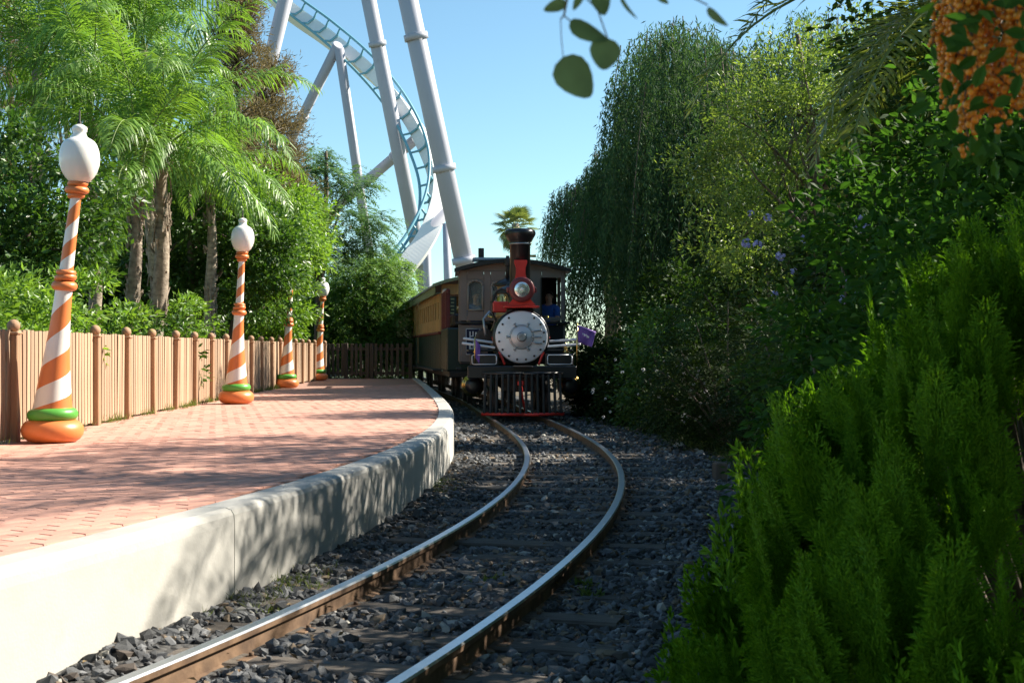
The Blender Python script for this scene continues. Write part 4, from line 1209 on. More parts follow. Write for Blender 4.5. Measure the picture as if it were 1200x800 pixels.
def pinnate_leaves(blobs, nun, length, nleaf, L, W, inner=.4, droop=.5):
    c, d = blob_points(nun, blobs, inner)
    ax = unit(d * np.array([1, 1, .35]) + rng.normal(0, .5, (nun, 3))); ax[:, 2] *= .5; ax = unit(ax)
    sd = unit(np.cross(ax, np.array([0, 0, 1.0]) + rng.normal(0, .25, (nun, 3))))
    A = []; B = []; C = []; S = []
    ln = length * rng.uniform(.7, 1.2, nun)
    for j in range(nleaf):
        t = (j + .5) / nleaf
        p = c + ax * (ln * t)[:, None] - np.array([0, 0, 1]) * (droop * ln * t * t)[:, None]
        for s in (-1, 1):
            A.append(p); B.append(sd * s * .9 + ax * .5 - np.array([0, 0, .25])); C.append(np.broadcast_to(np.array([0, 0, 1.0]), p.shape) + ax * .2)
            S.append(np.full(nun, 1 - .45 * abs(t - .45)))
    A = np.concatenate(A); B = np.concatenate(B); C = np.concatenate(C); S = np.concatenate(S)
    # keep each leaflet a separate blade
    V, F = leaf_arrays(A, B + rng.normal(0, .15, B.shape), C + rng.normal(0, .2, C.shape), L * S, W * S)
    return V, F, c
def join(parts):
    Vs = []; Fs = []; o = 0
    for V, F in parts:
        Vs.append(V); Fs.append(F + o); o += len(V)
    return np.concatenate(Vs), np.concatenate(Fs)
def limbs(mb, base, top, r0, targets, nlimb=9, wob=.12):
    base = Vector(base); top = Vector(top)
    path = [base.lerp(top, t) + Vector((random.uniform(-1, 1), random.uniform(-1, 1), 0)) * wob * (t if t < 1 else .6) for t in (0, .2, .4, .6, .8, 1)]
    mb.tube(path, [r0 * 1.35, r0, r0 * .9, r0 * .75, r0 * .55, r0 * .3], 9)
    tg = random.sample(list(targets), min(nlimb, len(targets)))
    for t in tg:
        t = Vector(t); k = random.choice([2, 3, 4]); s = path[k]
        m1 = s.lerp(t, .4) + Vector((random.uniform(-.1, .1), random.uniform(-.1, .1), .15)) 
        m2 = s.lerp(t, .75) + Vector((random.uniform(-.1, .1), random.uniform(-.1, .1), .1))
        r = r0 * (.45 - .05 * k)
        mb.tube([s, m1, m2, t], [r, r * .7, r * .45, r * .2], 6)
def finish(name, base, mb, VF, lmat, label, cat='tree', group=None, bark='bark', crown='crown'):
    root = empty(name, base, 0, label, cat, group)
    b = np.array(base)
    if mb: 
        mb.v = [(v[0] - b[0], v[1] - b[1], v[2] - b[2]) for v in mb.v]
        mb.build('trunk' if cat in ('tree', 'palm') else 'stems', M[bark], root)
    V, F = VF
    link_mesh(crown, np_mesh(crown, V - b, F, M[lmat]), root)
    return root
def tree(name, base, blobs, lmat, label, nclump=260, per=70, crad=.38, L=.10, W=.045, r0=.12, cat='tree', group=None, nlimb=10, pin=None, droop=.2, up=.5, big=False, inner=.45, bark='bark', flat=.6):
    if pin: V, F, c = pinnate_leaves(blobs, pin[0], pin[1], pin[2], L, W, inner)
    else: V, F, c = clump_leaves(blobs, nclump, per, crad, L, W, up, droop, big, flat, inner)
    mb = MB()
    cen = np.mean([b[0] for b in blobs], 0); zt = max(b[0][2] + b[1][2] * .5 for b in blobs)
    if cat == 'tree': limbs(mb, base, (cen[0], cen[1], zt), r0, [tuple(x) for x in c], nlimb)
    else:
        for x in random.sample([tuple(q) for q in c], min(nlimb, len(c))):
            b = Vector(base) + Vector((random.uniform(-.15, .15), random.uniform(-.15, .15), 0)); x = Vector(x)
            mb.tube([b, b.lerp(x, .5) + Vector((0, 0, .15)), x], [r0, r0 * .6, r0 * .2], 6)
    return finish(name, base, mb, (V, F), lmat, label, cat, group, bark, 'crown' if cat == 'tree' else 'foliage')
def gz(x, y): return float(verge_z(np.array([x]), np.array([y]))[0])

# ---- palm fronds: shared meshes for a few attitudes, gravity built in
def frond(length, a0, a1, nl, LL, WW, hang, vee, lmat, name, seed, rw=.018, inner_t=.12):
    r = np.random.default_rng(seed)
    n = 40; t = np.linspace(0, 1, n); ang = np.radians(a0 + (a1 - a0) * t ** 1.15)
    ds = length / (n - 1)
    x = np.concatenate([[0], np.cumsum(np.cos(ang[:-1]) * ds)]); z = np.concatenate([[0], np.cumsum(np.sin(ang[:-1]) * ds)])
    yb = .10 * length * r.uniform(-1, 1) * t ** 2
    mb = MB().tube([(x[i], yb[i], z[i]) for i in range(0, n, 3)], [rw * (1 - .8 * t[i]) for i in range(0, n, 3)], 5, 1, True)
    nv0 = len(mb.v)
    V = []; F = []
    for s in (-1, 1):
        for j in range(nl):
            tt = inner_t + (1 - inner_t) * (j + r.uniform(0, 1)) / nl
            px = np.interp(tt, t, x); pz = np.interp(tt, t, z); py = np.interp(tt, t, yb); a = np.interp(tt, t, ang)
            fwd = np.array([math.cos(a), 0, math.sin(a)]); up_ = np.array([-math.sin(a), 0, math.cos(a)])
            d0 = unit(np.array([0, s, 0]) * .85 + fwd * (.45 + .35 * tt) + up_ * (vee + r.normal(0, .22)))
            ln = LL * (math.sin(math.pi * min(1, .14 + .86 * tt) ** .8) * .75 + .28) * r.uniform(.85, 1.1)
            d1 = unit(d0 + np.array([0, 0, -1]) * hang * r.uniform(.6, 1.3)); d2 = unit(d1 + np.array([0, 0, -1]) * hang * 1.3)
            p0 = np.array([px, py, pz]); p1 = p0 + d0 * ln * .35; p2 = p1 + d1 * ln * .35; p3 = p2 + d2 * ln * .3
            wv = unit(np.cross(d0, up_ + r.normal(0, .2, 3))) * WW / 2
            b = len(V)
            V += [p0, p1 + wv, p1 - wv, p2 + wv * .8, p2 - wv * .8, p3]
            F += [(b, b + 1, b + 2), (b + 1, b + 3, b + 4, b + 2), (b + 3, b + 5, b + 4)]
    mb.add(V, F, 0)
    return mb.mesh(name, [M[lmat], M['rachis']])
QF = [frond(2.9, 84, 15, 66, .70, .028, .40, .1, 'lf_palm', 'frond', 1), frond(2.9, 68, -35, 66, .75, .028, .62, .1, 'lf_palm', 'frond', 2),
      frond(2.8, 42, -66, 66, .75, .028, .8, .05, 'lf_palm', 'frond', 3), frond(2.5, 12, -82, 62, .70, .028, .9, 0, 'lf_palm', 'frond', 4)]
DF = [frond(2.7, 70, -5, 70, .42, .022, .05, .28, 'lf_date', 'frond', 5, .02), frond(2.7, 45, -35, 70, .42, .022, .08, .28, 'lf_date', 'frond', 6, .02),
      frond(2.6, 20, -65, 70, .42, .022, .12, .25, 'lf_date', 'frond', 7, .02), frond(2.2, -15, -85, 60, .40, .022, .15, .2, 'lf_date', 'frond', 8, .02)]
def palm(name, base, top, r, fronds, nf, sc, label, group, seed, bark='palmbark', rot0=0.0, boots=True):
    rr = random.Random(seed)
    root = empty(name, base, 0, label, 'palm', group)
    b, t = Vector((0, 0, 0)), Vector(top) - Vector(base)
    path = [b.lerp(t, k / 8) + Vector((.04 * math.sin(k * 1.3 + seed), .04 * math.cos(k * 1.7 + seed), 0)) for k in range(9)]
    mb = MB().tube(path, [r * (1.25 - .04 * k) * (1 + .08 * math.sin(k * 5)) for k in range(9)], 12)
    mb.build('trunk', M[bark], root)
    if boots:
        mb = MB()
        for k in range(46):       # old frond bases and hanging fibres on the upper stem
            f = rr.uniform(.35, 1); p = b.lerp(t, f); a_ = rr.uniform(0, 6.28); d = Vector((math.cos(a_), math.sin(a_), 0))
            q = p + d * r * .9
            mb.tube([q, q + d * rr.uniform(.03, .08) + Vector((0, 0, rr.uniform(.06, .16)))], [rr.uniform(.03, .05), .012], 4, 0, True, False)
            if rr.random() < .5: mb.tube([q, q + d * .05 + Vector((0, 0, -rr.uniform(.15, .5)))], [.02, .005], 4, 0, True, False)
        mb.build('frond_stubs', M[bark], root)['kind'] = 'stuff'
    for k in range(nf):
        f = k / nf
        me = fronds[min(3, int(f * 4))]
        az = rot0 + k * 2.39996 + rr.uniform(-.25, .25)
        o = link_mesh('frond', me, root, t + Vector((0, 0, .12 * (1 - f))) + Vector((math.cos(az), math.sin(az), 0)) * r * .6, (0, rr.uniform(-.12, .12), az), sc * rr.uniform(.85, 1.1))
    return root

# ---- left of the platform
def PB(px, Y, z=PZ - .05): return ((px - 600) / 1500 * Y, Y, z)
def PT(px, py, Y): return tuple(P(px, py, Y))
gq = 'queen palms behind the fence'
palm('queen_palm', PB(152, 20), PT(160, 205, 20), .095, QF, 16, .95, 'queen palm with the straighter pale fibrous trunk, just behind the fence', gq, 1)
palm('queen_palm', PB(182, 20.8), PT(192, 175, 20.8), .11, QF, 16, 1.0, 'queen palm with shaggy leaning trunk beside the straight one', gq, 2, rot0=1)
palm('queen_palm', PB(112, 22), PT(108, 140, 22), .095, QF, 16, 1.0, 'queen palm rising behind the globe of the tilting lamp', gq, 3, rot0=2)
palm('queen_palm', PB(58, 23), PT(40, 80, 23), .095, QF, 16, 1.05, 'queen palm with slim dark trunk over the dark broadleaf tree', gq, 4, rot0=.5)
palm('queen_palm', PB(190, 23.5), PT(166, 60, 23.5), .10, QF, 16, .95, 'tallest queen palm with bright yellow-green upright fronds', gq, 5, rot0=3)
palm('queen_palm', PB(150, 28), PT(140, 40, 28), .11, QF, 16, 1.15, 'queen palm farther back, its crown behind the others', gq, 6, rot0=4)
palm('queen_palm', PB(248, 25), PT(246, 205, 25), .095, QF, 18, .85, 'low queen palm arching over the second striped lamp', gq, 7, rot0=1.4)

x, y, z = PB(20, 18)
tree('broadleaf_tree', (x, y, z), [((x, y, 3.2), (1.5, 1.3, 1.2)), ((x + .5, y - .5, 2.6), (1.0, .9, .9))], 'lf_broad', 'dark glossy broadleaf tree left of the tilting lamp', 150, 80, .36, .11, .055, .10)
for (px, Y, h, lab, mt) in ((10, 13.2, 1.75, 'bright leafy shrub behind the first fence bay', 'lf_bright'), (62, 14.4, 1.7, 'bright leafy shrub behind the tilting lamp', 'lf_bright'), (108, 16.2, 1.8, 'bright leafy shrub growing in front of the palm trunks', 'lf_bright'), (225, 19.5, 1.5, 'mid green shrub behind fence between palms and second lamp', 'lf_broad'), (196, 22.5, 1.9, 'low leafy shrub at the foot of the shaggy palm', 'lf_bright')):
    x, y, z = PB(px, Y); x = min(x, fence_x(y) - .95)
    tree('leafy_shrub', (x, y, z), [((x, y, z + h * .52), (.85, .8, h * .5)), ((x - .5, y + .3, z + h * .45), (.8, .8, h * .45))], mt, lab, 70, 90, .26, .10, .042, .02, 'shrub', 'shrubs behind the fence', 9)
x, y, z = PB(232, 26)
tree('broadleaf_tree', (x, y, z), [((x - .3, y, 3.7), (1.9, 1.6, 1.5)), ((x + 1.0, y, 2.9), (1.2, 1.1, 1.2)), ((x - 1.5, y + .5, 2.8), (1.1, 1, 1))], 'lf_broad', 'broadleaf tree with dark trunk behind the second lamp', 330, 80, .38, .12, .055, .16)
x, y, z = -6.3, 28.2, PZ - .05
tree('broadleaf_tree', (x, y, z), [((-5.7, 27.9, 3.9), (1.5, 1.4, 1.3)), ((-5.1, 27.2, 2.95), (.85, .8, .9)), ((-6.8, 28.6, 4.4), (1.4, 1.3, 1.3)), ((-5.0, 28.6, 3.6), (.9, .9, .9))], 'lf_bright', 'light green tree whose leaves hide the third lamp globe', 330, 80, .34, .12, .045, .13, droop=.5)
x, y, z = -5.9, 38.6, PZ - .1
tree('feathery_tree', (x, y, z), [((-5.7, 38.6, 6.2), (1.7, 1.3, .55)), ((-5.0, 38.2, 5.0), (1.6, 1.2, .5)), ((-6.6, 38.8, 6.9), (1.3, 1.2, .5)), ((-4.2, 38.2, 4.3), (.7, .8, .3)), ((-6.2, 38.4, 4.1), (1.5, 1.3, .6))], 'lf_blue', 'layered blue-green feathery tree in front of the coaster', L=.15, W=.05, r0=.14, pin=(1500, .5, 9), nlimb=14)
x, y, z = -4.7, 41.2, -.3
tree('feathery_tree', (x, y, z), [((-4.8, 41.2, 2.9), (1.5, 1.2, 1.5)), ((-3.9, 41, 1.9), (.9, .9, 1.1)), ((-5.8, 41, 2.2), (1.3, 1.2, 1.5)), ((-4.2, 41.4, 3.6), (1, .9, .8)), ((-4.4, 40.8, .9), (1.2, .9, 1.0))], 'lf_feather', 'bushy light green feathery tree behind the dark end fence', L=.15, W=.05, r0=.12, pin=(2300, .45, 9), nlimb=12)
x, y, z = -6.6, 34.2, PZ - .1
tree('broadleaf_tree', (x, y, z), [((-6.5, 34.2, 4.3), (1.7, 1.5, 1.5)), ((-6.2, 33.6, 2.6), (1.0, 1.3, 1.4)), ((-7.8, 34.6, 5.2), (1.5, 1.4, 1.2))], 'lf_bright', 'dense green tree above the fourth lamp', 330, 70, .42, .14, .055, .15)
x, y, z = -8.4, 31, PZ - .1
tree('broadleaf_tree', (x, y, z), [((-8.2, 31, 4.8), (1.9, 1.6, 1.5)), ((-9.6, 31.4, 3.4), (1.8, 1.5, 1.6)), ((-7.4, 31, 3.0), (1.3, 1.3, 1.5))], 'lf_broad', 'green tree between the low palm and the brown conifer', 330, 70, .42, .14, .055, .15)
# brown-tinged conifers
def conifer(base, top, label, nb, spread, seed):
    r = np.random.default_rng(seed); rr = random.Random(seed)
    b, t = Vector(base), Vector(top); mb = MB().tube([b, b.lerp(t, .5) + Vector((.1, 0, 0)), t], [.16, .10, .02], 8)
    A = []; B = []
    for k in range(nb):
        f = rr.uniform(.40, 1); p = b.lerp(t, f); az = rr.uniform(0, 6.28); ln = spread * (1.12 - f) * rr.uniform(.5, 1.2) + .25
        d = Vector((math.cos(az), math.sin(az), rr.uniform(.1, .6))); q = p + d * ln
        mb.tube([p, p.lerp(q, .5) + Vector((0, 0, .05)), q], [.03, .02, .008], 5)
        m = 150
        s = r.uniform(.25, 1.05, m)
        pp = np.array(p)[None] + np.array(d * ln)[None] * s[:, None] + r.normal(0, .13, (m, 3))
        A.append(pp); B.append(np.broadcast_to(np.array(d), (m, 3)) * .6 + r.normal(0, .7, (m, 3)) + np.array([0, 0, .3]))
    A = np.concatenate(A); B = np.concatenate(B)
    VF = leaf_arrays(A, B, r.normal(size=A.shape), .16 * r.uniform(.7, 1.3, len(A)), .022)
    finish('conifer', base, mb, VF, 'lf_brown', label, 'tree', 'brown conifers beside the coaster')
conifer(PB(278, 33), PT(276, -25, 33), 'taller brown-tinged conifer behind the queen palms', 150, 1.6, 3)
conifer(PB(322, 35), PT(318, 75, 35), 'shorter brown-tinged conifer below the coaster columns', 130, 1.7, 4)
conifer(PB(10, 31), PT(8, -60, 31), 'brown-tinged conifer at the far end of the palms', 90, 2.0, 6)
# tall tree behind with bare stems, then background greenery
x, y, z = PB(85, 34)
tree('tall_tree', (x, y, z), [((x, y, 10.2), (1.6, 1.4, 1.4)), ((x + 1.8, y, 9.6), (1.2, 1.2, 1.0)), ((x - 1.5, y, 9.0), (1.0, 1, .8))], 'lf_blue', 'tall pale-stemmed tree showing above the palms', 120, 70, .4, .12, .05, .17, bark='palmbark')
x0_, y0_ = -9, 36
proto = None
for k, (x, y, s) in enumerate(((-9.5, 27, 1.0), (-11.5, 30, 1.3), (-9.8, 36, 1.2), (-13.5, 34, 1.5), (-8.2, 42, 1.2), (-12, 44, 1.5), (-7.2, 48, 1.2), (-6.0, 52, 1.15))):
    if proto is None:
        proto = tree('background_shrub', (x, y, .2), [((x, y, 1.9), (1.8, 1.6, 1.7)), ((x - 1.2, y, 1.4), (1.3, 1.3, 1.3)), ((x + 1.2, y + .4, 1.5), (1.3, 1.2, 1.3))], 'lf_broad', 'large green background shrub filling the gap behind the fence', 240, 70, .42, .14, .06, .05, 'shrub', 'background shrubs', 10)
    else:
        c = proto.copy(); col.objects.link(c); c.location = (x, y, .1); c.rotation_euler.z = k * 1.3; c.scale = (s, s, s)
        for ch in proto.children:
            d = ch.copy(); col.objects.link(d); d.parent = c
# shade and light trees behind the end fence, along the line
x, y = -6.4, 58
tree('feathery_tree', (x, y, -.4), [((x, y, 3.6), (2.4, 2, 2.2)), ((x + 1.8, y, 2.2), (1.8, 1.5, 1.8))], 'lf_feather', 'distant feathery tree beyond the platform gate', L=.2, W=.07, r0=.15, pin=(1500, .6, 8))

# ---- right of the track
# weeping pepper tree: limbs, then hanging strands
def pepper(base, blobs, nstr, label, lmin, lmax, zmin, seed):
    r = np.random.default_rng(seed)
    c, d = blob_points(nstr, blobs, .55)
    up = d[:, 2] > -.35; c = c[up]; d = d[up]; n = len(c)
    ln = r.uniform(lmin, lmax, n) * np.where(d[:, 2] > .5, .6, 1); ln = np.minimum(ln, np.maximum(.5, c[:, 2] - zmin - r.uniform(0, .8, n)))
    A = []; B = []; mb = MB()
    m = 48
    outx = d * np.array([1, 1, 0]) * .35
    for j in range(m):
        t = (j + r.uniform(0, 1, n)) / m
        p = c + outx * (ln * .8 * np.sqrt(t))[:, None] * .5 - np.array([0, 0, 1]) * (ln * t)[:, None] + r.normal(0, .035, (n, 3))
        A.append(p); B.append(np.array([0, 0, -1]) + r.normal(0, .55, (n, 3)))
    A = np.concatenate(A); B = np.concatenate(B)
    VF = leaf_arrays(A, B, r.normal(size=A.shape) + np.array([0, -.3, .6]), .135 * r.uniform(.7, 1.3, len(A)), .027)
    cen = np.mean([b[0] for b in blobs], 0)
    limbs(mb, base, (cen[0], cen[1], max(b[0][2] for b in blobs) + .5), .28, [tuple(q) for q in c], 22, .25)
    for q in random.sample(range(n), min(160, n)):
        p = Vector(c[q]); e = p - Vector((0, 0, ln[q] * .8)) + Vector(outx[q]) * ln[q] * .35
        mb.tube([p, p.lerp(e, .5) + Vector(outx[q]) * .1, e], [.012, .009, .004], 4, 0, False)
    return finish('pepper_tree', base, mb, VF, 'lf_pepper', label, 'tree')
pepper((5.4, 29, -.2), [((4.6, 29, 6.3), (2.5, 2.6, 2.1)), ((3.7, 28.6, 7.2), (1.6, 1.8, 1.5)), ((3.0, 28.5, 4.6), (1.6, 1.9, 1.6)), ((6.6, 28, 6.6), (2.3, 2.2, 2.2)), ((2.3, 29.5, 3.3), (1.1, 1.7, 1.3)), ((7.6, 29, 4.6), (2, 2, 2)), ((4.2, 26.8, 3.6), (1.8, 1.2, 1.6)), ((3.3, 25.2, 5.4), (1.3, 1.0, 1.2)), ((3.3, 24.6, 6.5), (1.3, 1.0, 1.2)), ((6.5, 26.5, 4), (1.6, 1.2, 1.8))], 6000, 'huge weeping pepper tree overhanging the locomotive', 1.2, 3.6, .1, 21)
pepper((3.2, 40, -.3), [((2.3, 40, 5.3), (1.3, 1.4, 1.4)), ((3.6, 40.5, 6.2), (1.6, 1.5, 1.6))], 1500, 'smaller weeping tree behind the chimney and pepper tree', .8, 2.0, 1, 22)
# sunlit small-leaved tree
x, y = 4.9, 18.6
tree('small_leaved_tree', (x, y, gz(x, y)), [((3.8, 18.2, 4.5), (1.2, 1.1, .9)), ((3.2, 18.3, 3.7), (.9, .8, .6)), ((4.6, 18.6, 5.3), (1.3, 1.2, .9)), ((5.4, 19, 4.4), (1.2, 1.1, 1.0)), ((3.4, 18.6, 2.8), (.8, .9, .7))], 'lf_light', 'sunlit small-leaved tree with bare twigs in front of the pepper tree', 420, 46, .26, .075, .03, .10, nlimb=26, up=.8)
# dark shade trees behind the hedge
for (x, y, h, lab) in ((8.6, 21.5, 5.6, 'dark evergreen tree behind the small-leaved tree'), (5.4, 13.3, 8.2, 'dark evergreen tree behind the date palm'), (4.9, 34.5, 5.5, 'dark evergreen tree right behind the pepper tree trunk'), (9.5, 33, 9.0, 'dark evergreen tree standing to the side of the pepper tree')):
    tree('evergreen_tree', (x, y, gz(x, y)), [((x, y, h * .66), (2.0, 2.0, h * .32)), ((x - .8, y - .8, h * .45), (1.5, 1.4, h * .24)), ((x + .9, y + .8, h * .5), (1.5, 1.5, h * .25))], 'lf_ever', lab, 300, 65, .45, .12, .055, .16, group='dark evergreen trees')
# date palm
palm('date_palm', (3.95, 10.2, gz(3.95, 10.2)), (3.75, 10.1, 4.0), .14, DF, 32, 1.02, 'date palm with arching fronds behind the berry shrub', None, 31, rot0=.4)
# bushes along the line
def bush(px, py_top, Y, w, lmat, label, n, per, L, W, crad=.25, pin=None, big=False, depth=1.0):
    x = (px - 600) / 1500 * Y; g = gz(x, Y); h = CAMZ + (410 - py_top) / 1500 * Y - g
    bl_ = [((x, Y, g + h * .52), (w, w * depth, h * .48)), ((x + w * .5, Y + .4, g + h * .40), (w * .8, w * depth * .8, h * .40)), ((x - w * .35, Y - .15, g + h * .30), (w * .75, w * depth * .7, h * .30))]
    return tree('bush', (x, Y, g), bl_, lmat, label, n, per, crad, L, W, .025, 'shrub', 'bushes along the line', 14, pin=pin, big=big, inner=.55)
bush(790, 352, 21.0, .85, 'lf_broad', 'bush with sunlit bright green tips beside the purple flag', 190, 80, .075, .035)
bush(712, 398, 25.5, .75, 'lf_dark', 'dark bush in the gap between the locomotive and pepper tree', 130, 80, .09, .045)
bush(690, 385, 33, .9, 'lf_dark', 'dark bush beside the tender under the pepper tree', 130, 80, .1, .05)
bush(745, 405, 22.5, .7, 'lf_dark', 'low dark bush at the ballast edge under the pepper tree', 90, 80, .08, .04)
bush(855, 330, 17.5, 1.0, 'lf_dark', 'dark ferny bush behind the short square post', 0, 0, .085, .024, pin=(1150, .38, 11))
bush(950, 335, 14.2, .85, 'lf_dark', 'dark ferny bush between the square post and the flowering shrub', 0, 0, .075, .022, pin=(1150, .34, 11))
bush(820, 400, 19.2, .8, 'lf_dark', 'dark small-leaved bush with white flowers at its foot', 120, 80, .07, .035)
bush(975, 245, 11.2, .8, 'lf_plumb', 'tall plumbago shrub with pale blue flowers', 200, 60, .065, .03, .24)
bush(1065, 235, 8.6, .7, 'lf_plumb', 'plumbago shrub rising behind the thuja', 190, 60, .06, .028, .22)
bush(1150, 85, 6.9, .8, 'lf_duranta', 'leafy duranta shrub behind the thuja top', 330, 46, .075, .042, .24, big=True)
bush(1000, 170, 8.0, .55, 'lf_duranta', 'slender duranta shrub reaching towards the date palm', 170, 42, .075, .04, .22, big=True)
bush(1215, 5, 6.2, .8, 'lf_duranta', 'tall duranta shrub at the far side of the thuja', 300, 46, .075, .042, .24, big=True)
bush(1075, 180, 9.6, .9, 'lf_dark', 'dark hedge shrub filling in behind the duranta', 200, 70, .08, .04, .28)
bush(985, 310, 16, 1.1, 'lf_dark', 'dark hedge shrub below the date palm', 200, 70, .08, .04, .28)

# tall dense laurels added behind the flowering shrubs to keep sun off the track
for (x, y, h, w, lab) in ((3.5, 7.8, 3.15, .8, 'tall dark laurel added behind the duranta shrubs to shade the track'), (4.3, 10.5, 4.6, .9, 'tall dark laurel added at the foot of the date palm to shade the track'), (4.9, 15.4, 4.9, 1.0, 'tall dark laurel added for shade between the evergreen and the small-leaved tree'), (4.7, 22.2, 5.4, 1.2, 'tall dark laurel added for shade in front of the pepper tree'), (3.0, 23.8, 3.0, .8, 'dark laurel added for shade beside the purple flag and pepper tree')):
    g = gz(x, y)
    tree('laurel', (x, y, g), [((x, y, g + h * .62), (w, w, h * .38)), ((x - w * .3, y - .3, g + h * .35), (w, w * .9, h * .34)), ((x + w * .4, y + .5, g + h * .45), (w, w, h * .42))], 'lf_ever', lab, 230, 62, .36, .11, .055, .05, 'shrub', 'laurels added to shade the track', 14, inner=.5)

# flowers: heads of small petals
def flower_head(mat, name):
    r = np.random.default_rng(5); V = []; A = []; B = []; N = []
    for k in range(9):
        d = unit(r.normal(size=3) + np.array([0, -.4, .6])); c = d * .022
        s1 = unit(np.cross(d, [0.3, .2, 1])); s2 = np.cross(d, s1)
        for q in range(5):
            a_ = 2 * math.pi * q / 5
            A.append(c); B.append(s1 * math.cos(a_) + s2 * math.sin(a_) + d * .15); N.append(d)
    V, F = leaf_arrays(np.array(A), np.array(B), np.array(N), .014, .011)
    return np_mesh(name, V, F, M[mat])
FH = flower_head('petal', 'flower_head'); FW = flower_head('petal_w', 'flower_head')
fl = [(1011, 257, 8.0), (1016, 268, 8.0), (1005, 270, 8.1), (875, 285, 10.3), (888, 287, 10.2), (915, 300, 10.0), (1033, 314, 8.0), (908, 345, 10), (985, 352, 8.2), (1008, 345, 8.0), (1010, 362, 8.0), (1012, 368, 7.9), (1003, 398, 7.8), (1006, 405, 7.8), (998, 401, 7.8), (880, 250, 10.4), (900, 255, 10.3), (942, 280, 10), (990, 330, 8.2), (963, 362, 9.8), (930, 318, 10)]
fr_ = empty('plumbago_flowers', P(960, 330, 9), 0, 'cluster of pale blue flower heads scattered over the plumbago shrubs', 'flowers')
for k, (px, py, Y) in enumerate(fl):
    link_mesh('flower_head', FH, fr_, P(px, py, Y) - fr_.location - (P(px, py, Y) - Vector((0, 0, CAMZ))) * .05, (random.uniform(-.4, .4), random.uniform(-.4, .4), random.uniform(0, 6)), random.uniform(1.0, 1.6))
fw_ = empty('white_flowers', P(800, 450, 17), 0, 'small white flowers dotted over the dark bushes by the track', 'flowers')
for k in range(46):
    px = random.choice([random.gauss(808, 12), random.uniform(690, 840)]); py = random.uniform(420, 495)
    Y = 20.6 if px < 770 else 18.2
    link_mesh('flower_head', FW, fw_, P(px, py, Y - random.uniform(.3, .9)) - fw_.location, (random.uniform(-.4, .4), 0, random.uniform(0, 6)), random.uniform(.5, 1.1))

# ---- thuja: upright flat sprays standing all over a dome
def spray(seed, step=.0085, lk=1.0):
    r = np.random.default_rng(seed); A = []; B = []; L = []
    def branch(p, d, side, ln, lev):
        n = max(4, int(ln / step)); 
        for j in range(n):
            t = (j + .5) / n; q = p + d * ln * t + np.array([0, 0, .12]) * ln * t * t
            A.append(q); B.append(d + r.normal(0, .12, 3)); L.append(.017 if lev else .020)
            if lev < 2 and j > 0:
                s = 1 if j % 2 else -1
                dd = unit(d * .80 + side * s * .72 + r.normal(0, .09, 3))
                l2 = ln * (.45 if lev == 0 else .36) * (1.05 - t * .75) * r.uniform(.75, 1.15)
                if l2 > .010: branch(q, dd, unit(side * .8 - d * s * .5), l2, lev + 1)
    ax = unit(np.array([.12 * r.uniform(-1, 1), 0, 1.0]))
    branch(np.zeros(3), ax, np.array([1.0, 0, 0]), r.uniform(.26, .32), 0)
    A = np.array(A); B = np.array(B)
    A[:, 1] += .03 * np.sin(A[:, 0] * 12 + seed) + r.normal(0, .004, len(A))
    return leaf_arrays(A, B, np.array([0, 1.0, 0]) + r.normal(0, .45, A.shape), np.array(L) * lk * r.uniform(.8, 1.3, len(A)), .0058 * lk, .2)
SPR = [spray(k) for k in range(5)]
SPC = [spray(k, .025, 2.4) for k in range(5)]      # coarser sprays for the inside and the far side
SPM = [np_mesh('spray', V, F, M['lf_thuja']) for V, F in SPR]
TC = np.array([2.0, 4.55]); tg_ = -.22
th = empty('thuja', (TC[0], TC[1], tg_), 0, 'dense dome-shaped bright green thuja with upright feathery sprays', 'shrub')
prof_z = np.array([-.35, 0, .45, .80, 1.05, 1.25, 1.42, 1.6, 1.75]); prof_r = np.array([1.44, 1.40, 1.25, 1.05, .86, .66, .46, .24, .06])
sp = []
for k in range(640):          # tufts of sprays, tips proud, gaps between
    z = rng.uniform(-.42, 1.66)
    if rng.uniform() > np.interp(z, prof_z, prof_r) / 1.52 + .12: continue
    az = rng.uniform(0, 2 * np.pi); R0 = np.interp(z, prof_z, prof_r) * (rng.uniform(.88, 1.03) if k % 3 else rng.uniform(.62, .85)) + .01
    for q in range(6):
        daz = rng.normal(0, .045) / max(R0, .25); dz = rng.normal(0, .05); back = abs(rng.normal(0, .06)) + (0 if q == 0 else .025)
        r_ = R0 - back
        p = np.array([TC[0] + r_ * math.cos(az + daz), TC[1] + r_ * math.sin(az + daz), z - .22 + dz - back * .8])
        sp.append((p, az + daz, rng.uniform(.05, .38), rng.uniform(.55, .98), rng.uniform(-.9, .9)))
def spray_px(p):
    if p[1] < .5: return 0
    x = 600 + p[0] / p[1] * 1500; y = 410 - (p[2] - CAMZ) / p[1] * 1500
    front = (p[0] - TC[0]) * -.35 + (p[1] - TC[1]) * -.94
    return (1000 / p[1] if -20 < x < 1220 and -50 < y < 850 else 0) * (1 if front > -.15 else .1)
sc_ = np.array([spray_px(q[0]) for q in sp]); od = np.argsort(-sc_)
parts = []
for rank, k in enumerate(od):
    p, az, lean, s, tw = sp[k]
    m = Matrix.Rotation(az, 4, 'Z') @ Matrix.Rotation(lean, 4, 'Y') @ Matrix.Rotation(tw + (math.pi / 2 if rank % 3 else 0), 4, 'Z') @ Matrix.Scale(s * 1.15, 4)
    if rank < 300:
        o = link_mesh('spray', SPM[k % 5], th, Vector(p) - th.location, m.to_euler(), s * 1.15)
    else:
        if sc_[k] < 60 and rank % 2: continue
        V, F = SPC[k % 5]; R3 = np.array(m.to_3x3())
        parts.append((V @ R3.T + p - np.array(th.location), F))
V, F = join(parts)
